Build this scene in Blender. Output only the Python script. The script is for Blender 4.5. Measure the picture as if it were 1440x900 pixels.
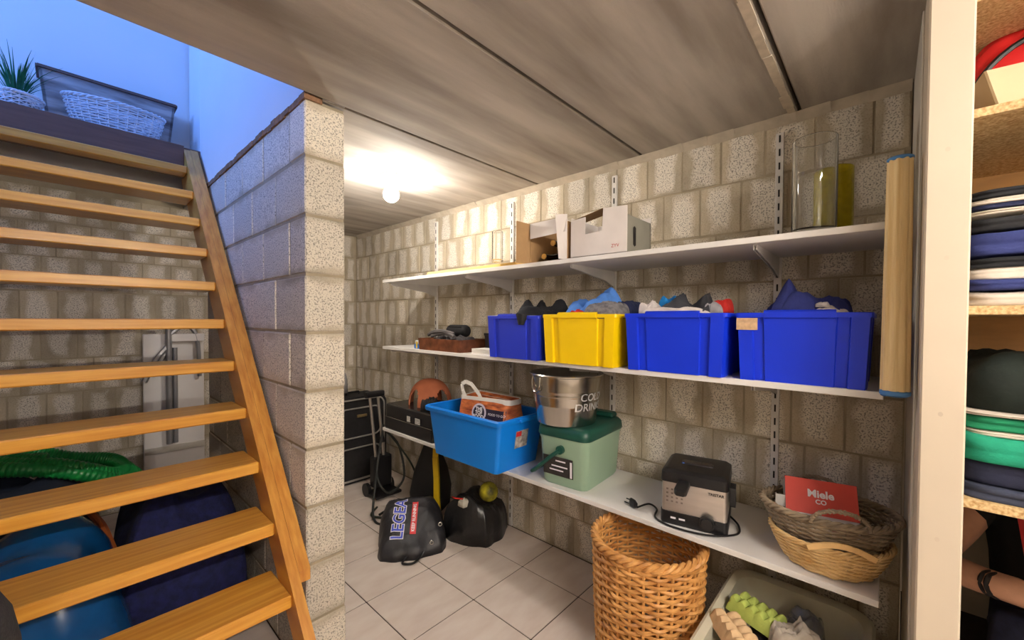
import bpy, bmesh, math, random
from mathutils import Vector, Matrix, noise as mnoise
from mathutils.bvhtree import BVHTree
PI = math.pi
mnoise.seed_set(7)
for o in list(bpy.data.objects): bpy.data.objects.remove(o)
SC = bpy.context.scene
COL = SC.collection

# ------------------------------------------------------------------ camera
cam_d = bpy.data.cameras.new('camera'); cam = bpy.data.objects.new('camera', cam_d); COL.objects.link(cam)
cam_d.sensor_width = 36.0; cam_d.lens = 36.0 * 572.7 / 1440.0; cam_d.shift_y = 10.0 / 1440.0
cam_d.clip_start = 0.02
# columns: camera x, y, z axes in world (world X runs to the shelf wall, world Y along it)
cam.matrix_world = Matrix(((0.67570629, 0.01029648, -0.73709904, 0.0),
                           (-0.73714929, 0.0171028, -0.67551345, 0.0),
                           (0.00565105, 0.99980072, 0.01914651, 1.25),
                           (0, 0, 0, 1)))
SC.camera = cam
SC.view_settings.view_transform = 'Standard'; SC.view_settings.look = 'None'
SC.view_settings.exposure = 0.32; SC.view_settings.gamma = 1.0
SC.view_settings.use_curve_mapping = False

# ------------------------------------------------------------------ world and daylight
W = bpy.data.worlds.new('sky'); SC.world = W; W.use_nodes = True
W.node_tree.nodes['Background'].inputs[0].default_value = (0.30, 0.48, 1.0, 1)
W.node_tree.nodes['Background'].inputs[1].default_value = 0.8
def area(name, loc, rot, sx, sy, power, col):
    l = bpy.data.lights.new(name, 'AREA'); l.shape = 'RECTANGLE'; l.size = sx; l.size_y = sy
    l.energy = power; l.color = col
    o = bpy.data.objects.new(name, l); o.location = loc; o.rotation_euler = rot; COL.objects.link(o); return o
# cool daylight entering through the upstairs hall window
area('hall_window_daylight', (-1.74, 2.45, 3.12), (0, math.radians(-90), 0), 1.0, 1.4, 48, (0.12, 0.31, 1.0))
BULB = 310.0      # emission of the bare ceiling bulb
FILL_TUBE = 255.0      # emission of the tube light added behind the camera for brightness
WARM = (1.0, .94, .86)
FILL_GLOBE = 75.0     # emission of the wall globe added behind the camera as fill

# ------------------------------------------------------------------ materials
def lin(c):
    return tuple(((x / 255.0) / 12.92 if x / 255.0 <= 0.04045 else (((x / 255.0) + 0.055) / 1.055) ** 2.4) for x in c)
_m = {}
def nodes_of(name):
    m = bpy.data.materials.new(name); m.use_nodes = True
    nt = m.node_tree; b = nt.nodes['Principled BSDF']; return m, nt, b
def M(name, rgb, rough=0.5, metal=0.0, var=0.12, scale=14.0, bump=0.0, bscale=90.0, stretch=(1, 1, 1), rgb2=None, trans=0.0, ior=1.45, coat=0.0, alpha=1.0):
    if name in _m: return _m[name]
    m, nt, b = nodes_of(name); N = nt.nodes; L = nt.links
    c = lin(rgb); c2 = lin(rgb2) if rgb2 else tuple(x * (1 - 2.2 * var) for x in c)
    tc = N.new('ShaderNodeTexCoord'); mp = N.new('ShaderNodeMapping'); mp.inputs['Scale'].default_value = stretch
    L.new(tc.outputs['Object'], mp.inputs['Vector'])
    ns = N.new('ShaderNodeTexNoise'); ns.inputs['Scale'].default_value = scale; ns.inputs['Detail'].default_value = 5
    L.new(mp.outputs[0], ns.inputs['Vector'])
    rp = N.new('ShaderNodeValToRGB'); rp.color_ramp.elements[0].position = .3; rp.color_ramp.elements[1].position = .68
    rp.color_ramp.elements[0].color = (*c2, 1); rp.color_ramp.elements[1].color = (*c, 1)
    L.new(ns.outputs['Fac'], rp.inputs[0]); L.new(rp.outputs[0], b.inputs['Base Color'])
    b.inputs['Roughness'].default_value = rough; b.inputs['Metallic'].default_value = metal
    b.inputs['Transmission Weight'].default_value = trans; b.inputs['IOR'].default_value = ior
    b.inputs['Coat Weight'].default_value = coat; b.inputs['Alpha'].default_value = alpha
    if bump:
        n2 = N.new('ShaderNodeTexNoise'); n2.inputs['Scale'].default_value = bscale; n2.inputs['Detail'].default_value = 4
        L.new(mp.outputs[0], n2.inputs['Vector'])
        bp = N.new('ShaderNodeBump'); bp.inputs['Strength'].default_value = bump; bp.inputs['Distance'].default_value = 0.004
        L.new(n2.outputs['Fac'], bp.inputs['Height']); L.new(bp.outputs[0], b.inputs['Normal'])
    _m[name] = m; return m

def block_material(name, patch, mortar, a, c, wide=0.30):
    """bare aggregate block: pale pitted face, mortar smeared over the edges (generated axes a and c span the face)"""
    if name in _m: return _m[name]
    m, nt, b = nodes_of(name); N = nt.nodes; L = nt.links
    tc = N.new('ShaderNodeTexCoord'); sp = N.new('ShaderNodeSeparateXYZ'); L.new(tc.outputs['Generated'], sp.inputs[0])
    geo = N.new('ShaderNodeNewGeometry')
    def math_(op, x, y=None):
        n = N.new('ShaderNodeMath'); n.operation = op
        for i, v in enumerate((x, y)):
            if v is None: continue
            if isinstance(v, (int, float)): n.inputs[i].default_value = v
            else: L.new(v, n.inputs[i])
        return n.outputs[0]
    da = math_('ABSOLUTE', math_('SUBTRACT', sp.outputs[a], 0.5)); dc = math_('ABSOLUTE', math_('SUBTRACT', sp.outputs[c], 0.5))
    n1 = N.new('ShaderNodeTexNoise'); n1.inputs['Scale'].default_value = 9; n1.inputs['Detail'].default_value = 4
    L.new(geo.outputs['Position'], n1.inputs['Vector'])
    wob = math_('MULTIPLY', math_('SUBTRACT', n1.outputs['Fac'], 0.5), 0.55)
    ea = math_('ADD', math_('SUBTRACT', da, 0.5 - wide), wob)
    ec = math_('ADD', math_('SUBTRACT', dc, 0.5 - wide * 0.42), wob)
    e = math_('MULTIPLY', math_('MAXIMUM', ea, ec), 7.0)
    cl = N.new('ShaderNodeClamp'); L.new(e, cl.inputs[0])
    n2 = N.new('ShaderNodeTexNoise'); n2.inputs['Scale'].default_value = 190; n2.inputs['Detail'].default_value = 3
    L.new(geo.outputs['Position'], n2.inputs['Vector'])
    pr = N.new('ShaderNodeValToRGB'); pr.color_ramp.elements[0].position = .36; pr.color_ramp.elements[1].position = .5
    p = lin(patch); q = lin(mortar)
    pr.color_ramp.elements[0].color = (*[x * .38 for x in p], 1); pr.color_ramp.elements[1].color = (*p, 1)
    L.new(n2.outputs['Fac'], pr.inputs[0])
    n3 = N.new('ShaderNodeTexNoise'); n3.inputs['Scale'].default_value = 5; n3.inputs['Detail'].default_value = 6
    L.new(geo.outputs['Position'], n3.inputs['Vector'])
    mr = N.new('ShaderNodeValToRGB'); mr.color_ramp.elements[0].position = .32; mr.color_ramp.elements[1].position = .7
    mr.color_ramp.elements[0].color = (*[x * .72 for x in q], 1); mr.color_ramp.elements[1].color = (*[min(1, x * 1.2) for x in q], 1)
    L.new(n3.outputs['Fac'], mr.inputs[0])
    mx = N.new('ShaderNodeMix'); mx.data_type = 'RGBA'
    sc = math_('MULTIPLY', cl.outputs[0], 0.85)
    L.new(sc, mx.inputs['Factor']); L.new(pr.outputs[0], mx.inputs['A']); L.new(mr.outputs[0], mx.inputs['B'])
    oi = N.new('ShaderNodeObjectInfo')
    hv = N.new('ShaderNodeHueSaturation'); L.new(mx.outputs['Result'], hv.inputs['Color'])
    L.new(math_('ADD', math_('MULTIPLY', oi.outputs['Random'], 0.3), 0.86), hv.inputs['Value'])
    L.new(hv.outputs[0], b.inputs['Base Color'])
    b.inputs['Roughness'].default_value = 0.95
    bp = N.new('ShaderNodeBump'); bp.inputs['Strength'].default_value = 0.6; bp.inputs['Distance'].default_value = 0.004
    L.new(n2.outputs['Fac'], bp.inputs['Height']); L.new(bp.outputs[0], b.inputs['Normal'])
    _m[name] = m; return m

def emit(name, rgb, strength):
    m, nt, b = nodes_of(name)
    b.inputs['Emission Color'].default_value = (*rgb, 1); b.inputs['Emission Strength'].default_value = strength
    b.inputs['Base Color'].default_value = (.9, .9, .9, 1); return m

# ------------------------------------------------------------------ mesh helpers
class MB:
    def __init__(s): s.v = []; s.f = []
    def add(s, vs, fs):
        k = len(s.v); s.v += [tuple(p) for p in vs]; s.f += [tuple(i + k for i in f) for f in fs]; return s
    def box(s, x0, y0, z0, x1, y1, z1, c=0.0):
        """box, with chamfered edges if c"""
        if c <= 0:
            v = [(x, y, z) for x in (x0, x1) for y in (y0, y1) for z in (z0, z1)]
            f = [(0, 1, 3, 2), (4, 6, 7, 5), (0, 4, 5, 1), (2, 3, 7, 6), (0, 2, 6, 4), (1, 5, 7, 3)]
            return s.add(v, f)
        bm = bmesh.new(); bmesh.ops.create_cube(bm, size=1)
        for w in bm.verts: w.co = Vector(((x0 + x1) / 2 + w.co.x * (x1 - x0), (y0 + y1) / 2 + w.co.y * (y1 - y0), (z0 + z1) / 2 + w.co.z * (z1 - z0)))
        bmesh.ops.bevel(bm, geom=bm.edges[:], offset=c, segments=1, affect='EDGES')
        bm.verts.index_update(); s.add([w.co[:] for w in bm.verts], [[w.index for w in f.verts] for f in bm.faces]); bm.free(); return s
    def quadbar(s, a, b, w, h):
        """bar from a to b with a w x h section (h towards world up where it can)"""
        a = Vector(a); b = Vector(b); d = (b - a).normalized(); u = Vector((0, 0, 1)) if abs(d.z) < .95 else Vector((1, 0, 0))
        r = d.cross(u).normalized(); u = r.cross(d).normalized()
        v = [p + r * i * w / 2 + u * j * h / 2 for p in (a, b) for i, j in ((-1, -1), (1, -1), (1, 1), (-1, 1))]
        return s.add(v, [(3, 2, 1, 0), (4, 5, 6, 7), (0, 1, 5, 4), (1, 2, 6, 5), (2, 3, 7, 6), (3, 0, 4, 7)])
    def tube(s, pts, r, n=8, closed=False):
        pts = [Vector(p) for p in pts]; m = len(pts); rr = r if isinstance(r, (list, tuple)) else [r] * m
        up = None; k = len(s.v); prev = None
        for i, p in enumerate(pts):
            d = (pts[(i + 1) % m] - pts[i - 1]) if closed else (pts[min(i + 1, m - 1)] - pts[max(i - 1, 0)])
            d = d.normalized() if d.length > 1e-9 else Vector((0, 0, 1))
            if prev is None:
                a = Vector((0, 0, 1)) if abs(d.z) < .9 else Vector((1, 0, 0)); e1 = (a - d * a.dot(d)).normalized()
            else:
                e1 = prev - d * prev.dot(d); e1 = e1.normalized() if e1.length > 1e-6 else Vector((1, 0, 0))
            prev = e1; e2 = d.cross(e1)
            for j in range(n):
                t = 2 * PI * j / n; s.v.append(tuple(p + (e1 * math.cos(t) + e2 * math.sin(t)) * rr[i]))
        for i in range(m if closed else m - 1):
            a = k + i * n; b = k + ((i + 1) % m) * n
            for j in range(n): s.f.append((a + j, a + (j + 1) % n, b + (j + 1) % n, b + j))
        if not closed:
            s.f.append(tuple(k + j for j in reversed(range(n)))); s.f.append(tuple(k + (m - 1) * n + j for j in range(n)))
        return s
    def loft(s, rings, cap0=True, cap1=True):
        n = len(rings[0]); k = len(s.v)
        for r in rings: s.v += [tuple(p) for p in r]
        for i in range(len(rings) - 1):
            a = k + i * n; b = a + n
            for j in range(n): s.f.append((a + j, a + (j + 1) % n, b + (j + 1) % n, b + j))
        if cap0: s.f.append(tuple(k + j for j in reversed(range(n))))
        if cap1: s.f.append(tuple(k + (len(rings) - 1) * n + j for j in range(n)))
        return s
    def lathe(s, prof, n=32, c=(0, 0, 0), cap0=True, cap1=True):
        rings = [[(c[0] + r * math.cos(2 * PI * j / n), c[1] + r * math.sin(2 * PI * j / n), c[2] + z) for j in range(n)] for r, z in prof]
        return s.loft(rings, cap0, cap1)
    def mesh(s, name):
        me = bpy.data.meshes.new(name); me.from_pydata(s.v, [], s.f); me.update()
        bm = bmesh.new(); bm.from_mesh(me); bmesh.ops.recalc_face_normals(bm, faces=bm.faces[:]); bm.to_mesh(me); bm.free(); return me
    def build(s, name, mat, parent=None, smooth=False, **kw):
        return obj(name, s.mesh(name), mat, parent, smooth, **kw)
def obj(name, me, mat=None, parent=None, smooth=False, label=None, cat=None, group=None, kind=None, loc=None, rz=None):
    o = bpy.data.objects.new(name, me); COL.objects.link(o)
    if mat is not None and not me.materials: me.materials.append(mat)
    if smooth:
        me.polygons.foreach_set('use_smooth', [True] * len(me.polygons))
        if smooth != 'all': me.set_sharp_from_angle(angle=math.radians(40))
    if parent: o.parent = parent
    tag(o, label, cat, group, kind)
    if loc is not None: o.location = loc
    if rz is not None: o.rotation_euler = (0, 0, rz)
    return o
def tag(o, label=None, cat=None, group=None, kind=None):
    if label: o['label'] = label
    if cat: o['category'] = cat
    if group: o['group'] = group
    if kind: o['kind'] = kind
    return o
def thing(name, label, cat, loc=(0, 0, 0), rz=0.0, group=None):
    o = bpy.data.objects.new(name, None); COL.objects.link(o); o.location = loc; o.rotation_euler = (0, 0, rz)
    return tag(o, label, cat, group)
def struct(name, mb, mat, label=None):
    return mb.build(name, mat, kind='structure', label=label)
def rr(hx, hy, r, n=5, cx=0, cy=0):
    """rounded rectangle outline, half sizes hx, hy"""
    out = []
    for sx, sy, a0 in ((1, 1, 0), (-1, 1, PI / 2), (-1, -1, PI), (1, -1, 1.5 * PI)):
        for i in range(n + 1):
            a = a0 + PI / 2 * i / n; out.append((cx + sx * (hx - r) + r * math.cos(a), cy + sy * (hy - r) + r * math.sin(a)))
    return out
def at_z(ring, z): return [(x, y, z) for x, y in ring]
def text_geo(body, size, bold=0.0):
    cu = bpy.data.curves.new('lettering', 'FONT'); cu.body = body; cu.size = size; cu.align_x = 'CENTER'; cu.align_y = 'CENTER'
    cu.resolution_u = 3; cu.offset = bold
    o = bpy.data.objects.new('lettering', cu); COL.objects.link(o)
    dg = bpy.context.evaluated_depsgraph_get(); me = bpy.data.meshes.new_from_object(o.evaluated_get(dg))
    bpy.data.objects.remove(o); bpy.data.curves.remove(cu); return me
def stamp(name, me, mat, parent, origin, right, up, target=None, direction=None, off=0.0012, cuts=0):
    """lay flat 2D geometry (xy) on a plane, or press it along direction onto the target object's surface"""
    right = Vector(right).normalized(); up = Vector(up).normalized(); o3 = Vector(origin)
    if cuts:
        bm = bmesh.new(); bm.from_mesh(me); bmesh.ops.triangulate(bm, faces=bm.faces[:])
        for _ in range(cuts): bmesh.ops.subdivide_edges(bm, edges=bm.edges[:], cuts=1)
        bmesh.ops.triangulate(bm, faces=bm.faces[:]); bm.to_mesh(me); bm.free()
    tree = None
    if target is not None:
        tm = target.data; tree = BVHTree.FromPolygons([v.co.copy() for v in tm.vertices], [tuple(p.vertices) for p in tm.polygons])
        d = Vector(direction).normalized()
    miss = set()
    for v in me.vertices:
        p = o3 + right * v.co.x + up * v.co.y
        if tree:
            h = tree.ray_cast(p - d * 0.5, d)
            if h[0] is not None: p = h[0] - d * off
            else: miss.add(v.index)
        v.co = p
    if miss:
        bm = bmesh.new(); bm.from_mesh(me); bm.verts.ensure_lookup_table()
        bmesh.ops.delete(bm, geom=[bm.verts[i] for i in miss], context='VERTS'); bm.to_mesh(me); bm.free()
    me.update(); me.materials.clear()
    return obj(name, me, mat, parent)
def sheet(w, h, n=8):
    me = bpy.data.meshes.new('print'); vs = [(w * (i / n - .5), h * (j / n - .5), 0) for j in range(n + 1) for i in range(n + 1)]
    fs = [(j * (n + 1) + i, j * (n + 1) + i + 1, (j + 1) * (n + 1) + i + 1, (j + 1) * (n + 1) + i) for j in range(n) for i in range(n)]
    me.from_pydata(vs, [], fs); me.update(); return me
def disc(r, n=28, r0=0.0):
    me = bpy.data.meshes.new('print')
    if r0:
        vs = [(q * math.cos(2 * PI * i / n), q * math.sin(2 * PI * i / n), 0) for q in (r0, r) for i in range(n)]
        fs = [(i, (i + 1) % n, n + (i + 1) % n, n + i) for i in range(n)]
    else:
        vs = [(q * math.cos(2 * PI * i / n), q * math.sin(2 * PI * i / n), 0) for q in (r * .33, r * .66, r) for i in range(n)] + [(0, 0, 0)]
        fs = [(k * n + i, k * n + (i + 1) % n, (k + 1) * n + (i + 1) % n, (k + 1) * n + i) for k in (0, 1) for i in range(n)] + [(3 * n, i, (i + 1) % n)[0:3] for i in range(n)]
    me.from_pydata(vs, [], fs); me.update(); return me
def crumple(seed, hx, hy, h, n=44, base=0.0, power=0.45, folds=5, fold=0.28, sq=0.75, freq=3.0, fine=1.0):
    """heap of creased cloth or film: closed mesh, flat underside at z=base, top near base+h"""
    R = random.Random(seed); W_ = []
    for _ in range(folds):
        a = R.uniform(0, PI); W_.append((math.cos(a), math.sin(a), R.uniform(.6, 1.5) * freq, R.uniform(0, 6.3), R.uniform(.5, 1)))
    W2 = [(math.cos(a), math.sin(a), R.uniform(2.2, 4.2) * freq, R.uniform(0, 6.3)) for a in [R.uniform(0, PI) for _ in range(4)]]
    tot = sum(w[4] for w in W_); off = Vector((R.uniform(0, 50), R.uniform(0, 50), 0))
    mb = MB(); top = []; bot = []
    for j in range(n + 1):
        for i in range(n + 1):
            u = 2 * i / n - 1; v = 2 * j / n - 1
            # square to disc, blended towards a rounded square
            du = u * math.sqrt(max(0, 1 - v * v / 2)); dv = v * math.sqrt(max(0, 1 - u * u / 2))
            x = du * (1 - sq) + u * sq * (1 - .12 * v * v); y = dv * (1 - sq) + v * sq * (1 - .12 * u * u)
            e = max(abs(u), abs(v)); dome = max(0.0, 1 - e ** 4) ** power
            q = mnoise.noise_vector(Vector((x * 1.7, y * 1.7, 0)) + off) * .35
            f = sum(w[4] * (1 - abs(math.sin((x + q.x) * w[0] * w[2] + (y + q.y) * w[1] * w[2] + w[3]))) for w in W_) / tot
            g = sum(1 - abs(math.sin((x + q.y * .8) * w[0] * w[2] + (y + q.x * .8) * w[1] * w[2] + w[3])) ** .6 for w in W2) / 4
            gate = .5 + .5 * mnoise.noise(Vector((x * 2.1, y * 2.1, 11)) + off)
            big = mnoise.noise(Vector((x * 1.1, y * 1.1, 3)) + off)
            z = h * dome * (1 - fold + fold * 1.6 * f + .22 * big) + min(.014, h * .14) * fine * dome * (g - .3) * gate * 2
            edge = 1 + .10 * mnoise.noise(Vector((x * 2.3, y * 2.3, 7)) + off)
            top.append((x * hx * edge, y * hy * edge, base + max(z, 0.002 if e < 1 else 0.0)))
            bot.append((x * hx * edge * .97, y * hy * edge * .97, base))
    k = n + 1; mb.v = top + bot; N_ = k * k
    for j in range(n):
        for i in range(n):
            a = j * k + i; mb.f.append((a, a + 1, a + k + 1, a + k)); b = N_ + a; mb.f.append((b, b + k, b + k + 1, b + 1))
    ring = [i for i in range(k)] + [j * k + n for j in range(1, k)] + [n * k + i for i in range(n - 1, -1, -1)] + [j * k for j in range(n - 1, 0, -1)]
    for a, b in zip(ring, ring[1:] + ring[:1]): mb.f.append((a, N_ + a, N_ + b, b))
    return mb
def folded(seed, hx, hy, h, layers=2):
    """a folded garment: soft slab with rounded fold edge, built as stacked bulging rings"""
    R = random.Random(seed); rings = []; ph = R.uniform(0, 6)
    base = rr(hx, hy, min(hx, hy) * .35, 6)
    prof = []
    for l in range(layers):
        for t in (0, .15, .5, .85): prof.append(((l + t) / layers, math.sin(PI * min(1, max(0, t + .08))) ** .4))
    prof.append((1.0, .25))
    for t, b in prof:
        ring = []
        for i, (x, y) in enumerate(base):
            w = 1 - .035 * (1 - b) + .012 * math.sin(3 * i * .25 + ph + 5 * t)
            sag = .14 * h * math.sin(x / hx * 2.1 + ph) * t + .12 * h * math.sin(y / hy * 2.6 + 2 * ph) * t
            ring.append((x * w, y * w, max(0.0, h * t * .93 + (sag if t > .3 else 0))))
        rings.append(ring)
    mb = MB(); mb.loft(rings, True, False)
    k = len(mb.v); n = len(base); last = rings[-1]
    for q in (.66, .33): mb.v += [(x * q, y * q, z + .05 * h * math.sin(4 * x / hx + 3 * y / hy + ph)) for x, y, z in last]
    a = k - n
    for lev in range(2):
        for j in range(n): mb.f.append((a + j, a + (j + 1) % n, a + n + (j + 1) % n, a + n + j))
        a += n
    mb.f.append(tuple(a + j for j in range(n)))
    return mb
def copy_tree(o, parent=None):
    c = o.copy(); COL.objects.link(c); c.parent = parent
    for ch in list(o.children): copy_tree(ch, c)
    return c

# ------------------------------------------------------------------ shared materials
WHITE = M('white_laminate', (226, 222, 218), .35, var=.02, scale=6)
GREYMETAL = M('white_painted_steel', (214, 210, 206), .4, var=.03)
DARK = M('black_plastic', (26, 25, 27), .4, var=.1)
BLACKCLOTH = M('black_cloth', (30, 28, 30), .85, var=.2, scale=30, bump=.3, bscale=200)
SLOT = M('dark_slot', (30, 26, 24), .8, var=0)
WOOD = M('varnished_pine', (228, 168, 70), .33, var=.1, scale=5, stretch=(.7, 14, 14), rgb2=(200, 132, 42), bump=.12, bscale=30, coat=.25)
WOODS = M('varnished_pine_string', (214, 154, 70), .35, var=.1, scale=5, stretch=(14, .8, 3), rgb2=(184, 118, 48), bump=.12, bscale=30, coat=.2)
MORTAR = M('mortar', (168, 155, 132), .95, var=.12, scale=12, bump=.5, bscale=160)

# ------------------------------------------------------------------ floor
TX, TY, TS = 0.2117, 0.0012, 0.333
XL, XW, YB, YF = -0.5, 1.80, -1.3, 3.60
FLOOR = struct('floor', MB().box(XL - .1, YB - .1, -.12, 2.75, YF + .1, -.003), M('grout', (66, 55, 48), .9, var=.1, scale=40))
TILE = M('floor_tile', (222, 211, 202), .28, var=.03, scale=5, rgb2=(208, 192, 182), stretch=(1, 3, 1))
_tc = {}
def cuts_(o, s, lo, hi):
    k = math.floor((lo - o) / s); out = []
    while o + k * s < hi - .004:
        a = max(lo, o + k * s); b = min(hi, o + (k + 1) * s)
        if b - a > .01: out.append((a, b))
        k += 1
    return out
for x0, x1 in cuts_(TX, TS, XL, XW):
    for y0, y1 in cuts_(TY, TS, YB, YF):
        w, d = round(x1 - x0 - .005, 4), round(y1 - y0 - .005, 4)
        if (w, d) not in _tc: _tc[(w, d)] = MB().box(-w / 2, -d / 2, -.010, w / 2, d / 2, 0.0, .0012).mesh('tile')
        obj('tile', _tc[(w, d)], TILE, FLOOR, loc=((x0 + x1) / 2, (y0 + y1) / 2, 0))

# ------------------------------------------------------------------ ceiling of hollow-core planks
CONC = M('cast_concrete', (192, 184, 174), .9, var=.1, scale=3.6, stretch=(.35, 2.4, 1), rgb2=(138, 129, 120), bump=.25, bscale=120)
CEIL = struct('ceiling', MB().box(XL - .1, YB - .1, 2.035, XW + .15, 1.437, 2.20).box(.545, 1.437, 2.035, XW + .15, YF + .1, 2.20), M('groove_shadow_concrete', (92, 80, 68), .95))
GY = [YB, -.961, -.361, .239, .834, 1.437]
for a, b in zip(GY, GY[1:]):
    MB().box(XL, a + .006, 2.0, XW, b - .006, 2.04, .004).build('ceiling_plank', CONC, CEIL)
GY2 = [1.437, 2.04, 2.64, 3.24, YF]
for i, (a, b) in enumerate(zip(GY2, GY2[1:])):
    MB().box(.548, a + (.006 if i == 0 else .0015), 2.0, XW, b - .0015, 2.04, .002).build('ceiling_plank', CONC, CEIL)
jm = MB(); R = random.Random(4)
for k in range(24):
    x = -.4 + k * .092; jm.box(x, .247 + R.uniform(0, .004), 1.998 - R.uniform(0, .002), x + .094, .268 + R.uniform(0, .012), 2.003)
jm.build('joint_mortar', M('pale_mortar', (206, 192, 172), .95, var=.1, scale=30), CEIL)
cv = MB()
for k in range(36):
    y = -.05 + k * .1; cv.add([(1.8, y, 1.975), (1.8, y + .1, 1.975 - R.uniform(0, .006)), (1.8, y + .1, 2.0), (1.8, y, 2.0), (1.772 - R.uniform(0, .01), y, 2.0), (1.77, y + .1, 2.0)], [(0, 1, 5, 4)])
cv.build('ceiling_fillet', M('mortar_fillet', (188, 176, 158), .95, var=.1, scale=20), CEIL)

# ------------------------------------------------------------------ block walls
B_R = block_material('block_right', (220, 212, 199), (174, 160, 136), 1, 2)
B_B = block_material('block_back', (214, 205, 192), (168, 154, 130), 0, 2)
B_S = block_material('block_stair', (222, 213, 198), (188, 176, 156), 2, 2, wide=.16)
R = random.Random(11)
wall_right = struct('wall_right', MB().box(1.8025, -.05, 0, 1.95, 3.75, 2.035), MORTAR)
_bc = {}
def block(w, axis):
    key = (round(w, 3), axis)
    if key not in _bc:
        h = .1935
        _bc[key] = (MB().box(0, -w / 2, -h / 2, .03, w / 2, h / 2, .002) if axis == 'y' else MB().box(-w / 2, 0, -h / 2, w / 2, .03, h / 2, .002)).mesh('block')
    return _bc[key]
for r in range(10):
    off = .0775 * (r % 2) + R.uniform(-.02, .02)
    for y0, y1 in cuts_(-.04 + off, .155, -.05, YF):
        w = y1 - y0 - .006
        if w < .02: continue
        obj('block', block(w, 'y'), B_R, wall_right, loc=(1.800 + R.uniform(-.0015, .0015), (y0 + y1) / 2, .1 + .2 * r + R.uniform(-.002, .002)))
wall_back = struct('wall_back', MB().box(XL - .12, 3.6025, 0, 1.803, 3.75, 2.035), MORTAR)
for r in range(10):
    off = .0725 * (r % 2) + R.uniform(-.015, .015)
    for x0, x1 in cuts_(-.03 + off, .145, XL, 1.80):
        w = x1 - x0 - .006
        if w < .02: continue
        obj('block', block(w, 'x'), B_B, wall_back, loc=((x0 + x1) / 2, 3.600 + R.uniform(-.0015, .0015), .1 + .2 * r + R.uniform(-.002, .002)))
PX0, PX1, PY0, PY1 = .543, .679, 1.44, 2.86
wall_stair = struct('wall_stair', MB().box(PX0 + .003, PY0 + .007, 0, PX1 - .003, PY1 - .007, 1.992), MORTAR)
_sc = {}
for r in range(10):
    for y0, y1 in cuts_(PY0 + (.145 if r % 2 else 0), .29, PY0, PY1):
        w = y1 - y0 - .006; h = .193 if r < 9 else .18
        if (round(w, 3), h) not in _sc: _sc[(round(w, 3), h)] = MB().box(-.068, -w / 2, -h / 2, .068, w / 2, h / 2, .005).mesh('block')
        obj('block', _sc[(round(w, 3), h)], B_S, wall_stair, loc=(.611 + R.uniform(-.002, .002), (y0 + y1) / 2, .2 * r + .003 + h / 2))
PLAIN = M('painted_block', (196, 184, 166), .9, var=.1, scale=8, bump=.3)
struct('wall_left', MB().box(XL - .12, YB, 0, XL, YF, 2.0), PLAIN)
struct('wall_front', MB().box(XL, YB - .12, 0, 2.75, YB, 2.0), PLAIN)
# niche wall beside and behind the closet
struct('wall_niche', MB().box(2.60, YB, 0, 2.75, -.05, 2.0).box(1.95, -.055, 0, 2.60, .06, 2.0), PLAIN)
struct('ceiling_niche', MB().box(1.80, YB, 2.0, 2.75, -.05, 2.12), CONC)

# ------------------------------------------------------------------ upstairs shell over the stairwell
PAINT = M('white_wall_paint', (232, 230, 228), .8, var=.015, scale=3)
struct('wall_upper_right', MB().box(.543, 1.44, 2.004, .679, 3.02, 4.4), PAINT)
R = random.Random(7); rg = MB()
for k in range(30):
    y = 1.44 + k * .047; rg.box(.541 - R.uniform(0, .004), y, 1.986 - R.uniform(0, .006), .60, y + .047, 2.004 + R.uniform(0, .005))
struct('trim_1', rg, M('rough_plaster_edge', (150, 112, 84), .95, var=.2, scale=60))
struct('wall_upper_back', MB().box(-1.8, 3.40, 2.03, .9, 3.60, 4.4), PAINT)
dr = struct('door_1', MB().box(.553, 3.03, 2.04, .60, 3.385, 4.1, .004), M('white_gloss_paint', (238, 240, 244), .25, var=.01))
MB().box(.543, 3.02, 2.04, .575, 3.09, 4.16, .003).build('door_frame', _m['white_gloss_paint'], dr)
struct('wall_upper_front', MB().box(-1.8, 1.30, 2.20, .679, 1.44, 4.4), PAINT)
struct('wall_upper_left', MB().box(-1.92, 1.30, 2.03, -1.8, 3.6, 2.6).box(-1.92, 1.30, 3.65, -1.8, 3.6, 4.4).box(-1.92, 1.30, 2.6, -1.8, 1.7, 3.65).box(-1.92, 3.2, 2.6, -1.8, 3.6, 3.65), PAINT)
wf = MB()
for a in ((-1.9, 1.7, 2.6, -1.84, 1.76, 3.65), (-1.9, 3.14, 2.6, -1.84, 3.2, 3.65), (-1.9, 1.7, 2.6, -1.84, 3.2, 2.66), (-1.9, 1.7, 3.59, -1.84, 3.2, 3.65), (-1.9, 2.42, 2.6, -1.84, 2.48, 3.65)): wf.box(*a)
struct('window_1', wf, _m['white_gloss_paint'])
struct('ceiling_upper', MB().box(-1.92, 1.30, 4.4, .9, 3.6, 4.5), PAINT)
struct('floor_upper', MB().box(-1.8, 1.44, 2.03, XL, 3.40, 2.235), M('hall_floor', (150, 110, 70), .5))
struct('floor_landing', MB().box(XL, 3.015, 2.19, .543, 3.40, 2.235), M('landing_boards', (120, 88, 72), .5, var=.1, stretch=(1, 10, 10)))

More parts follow.
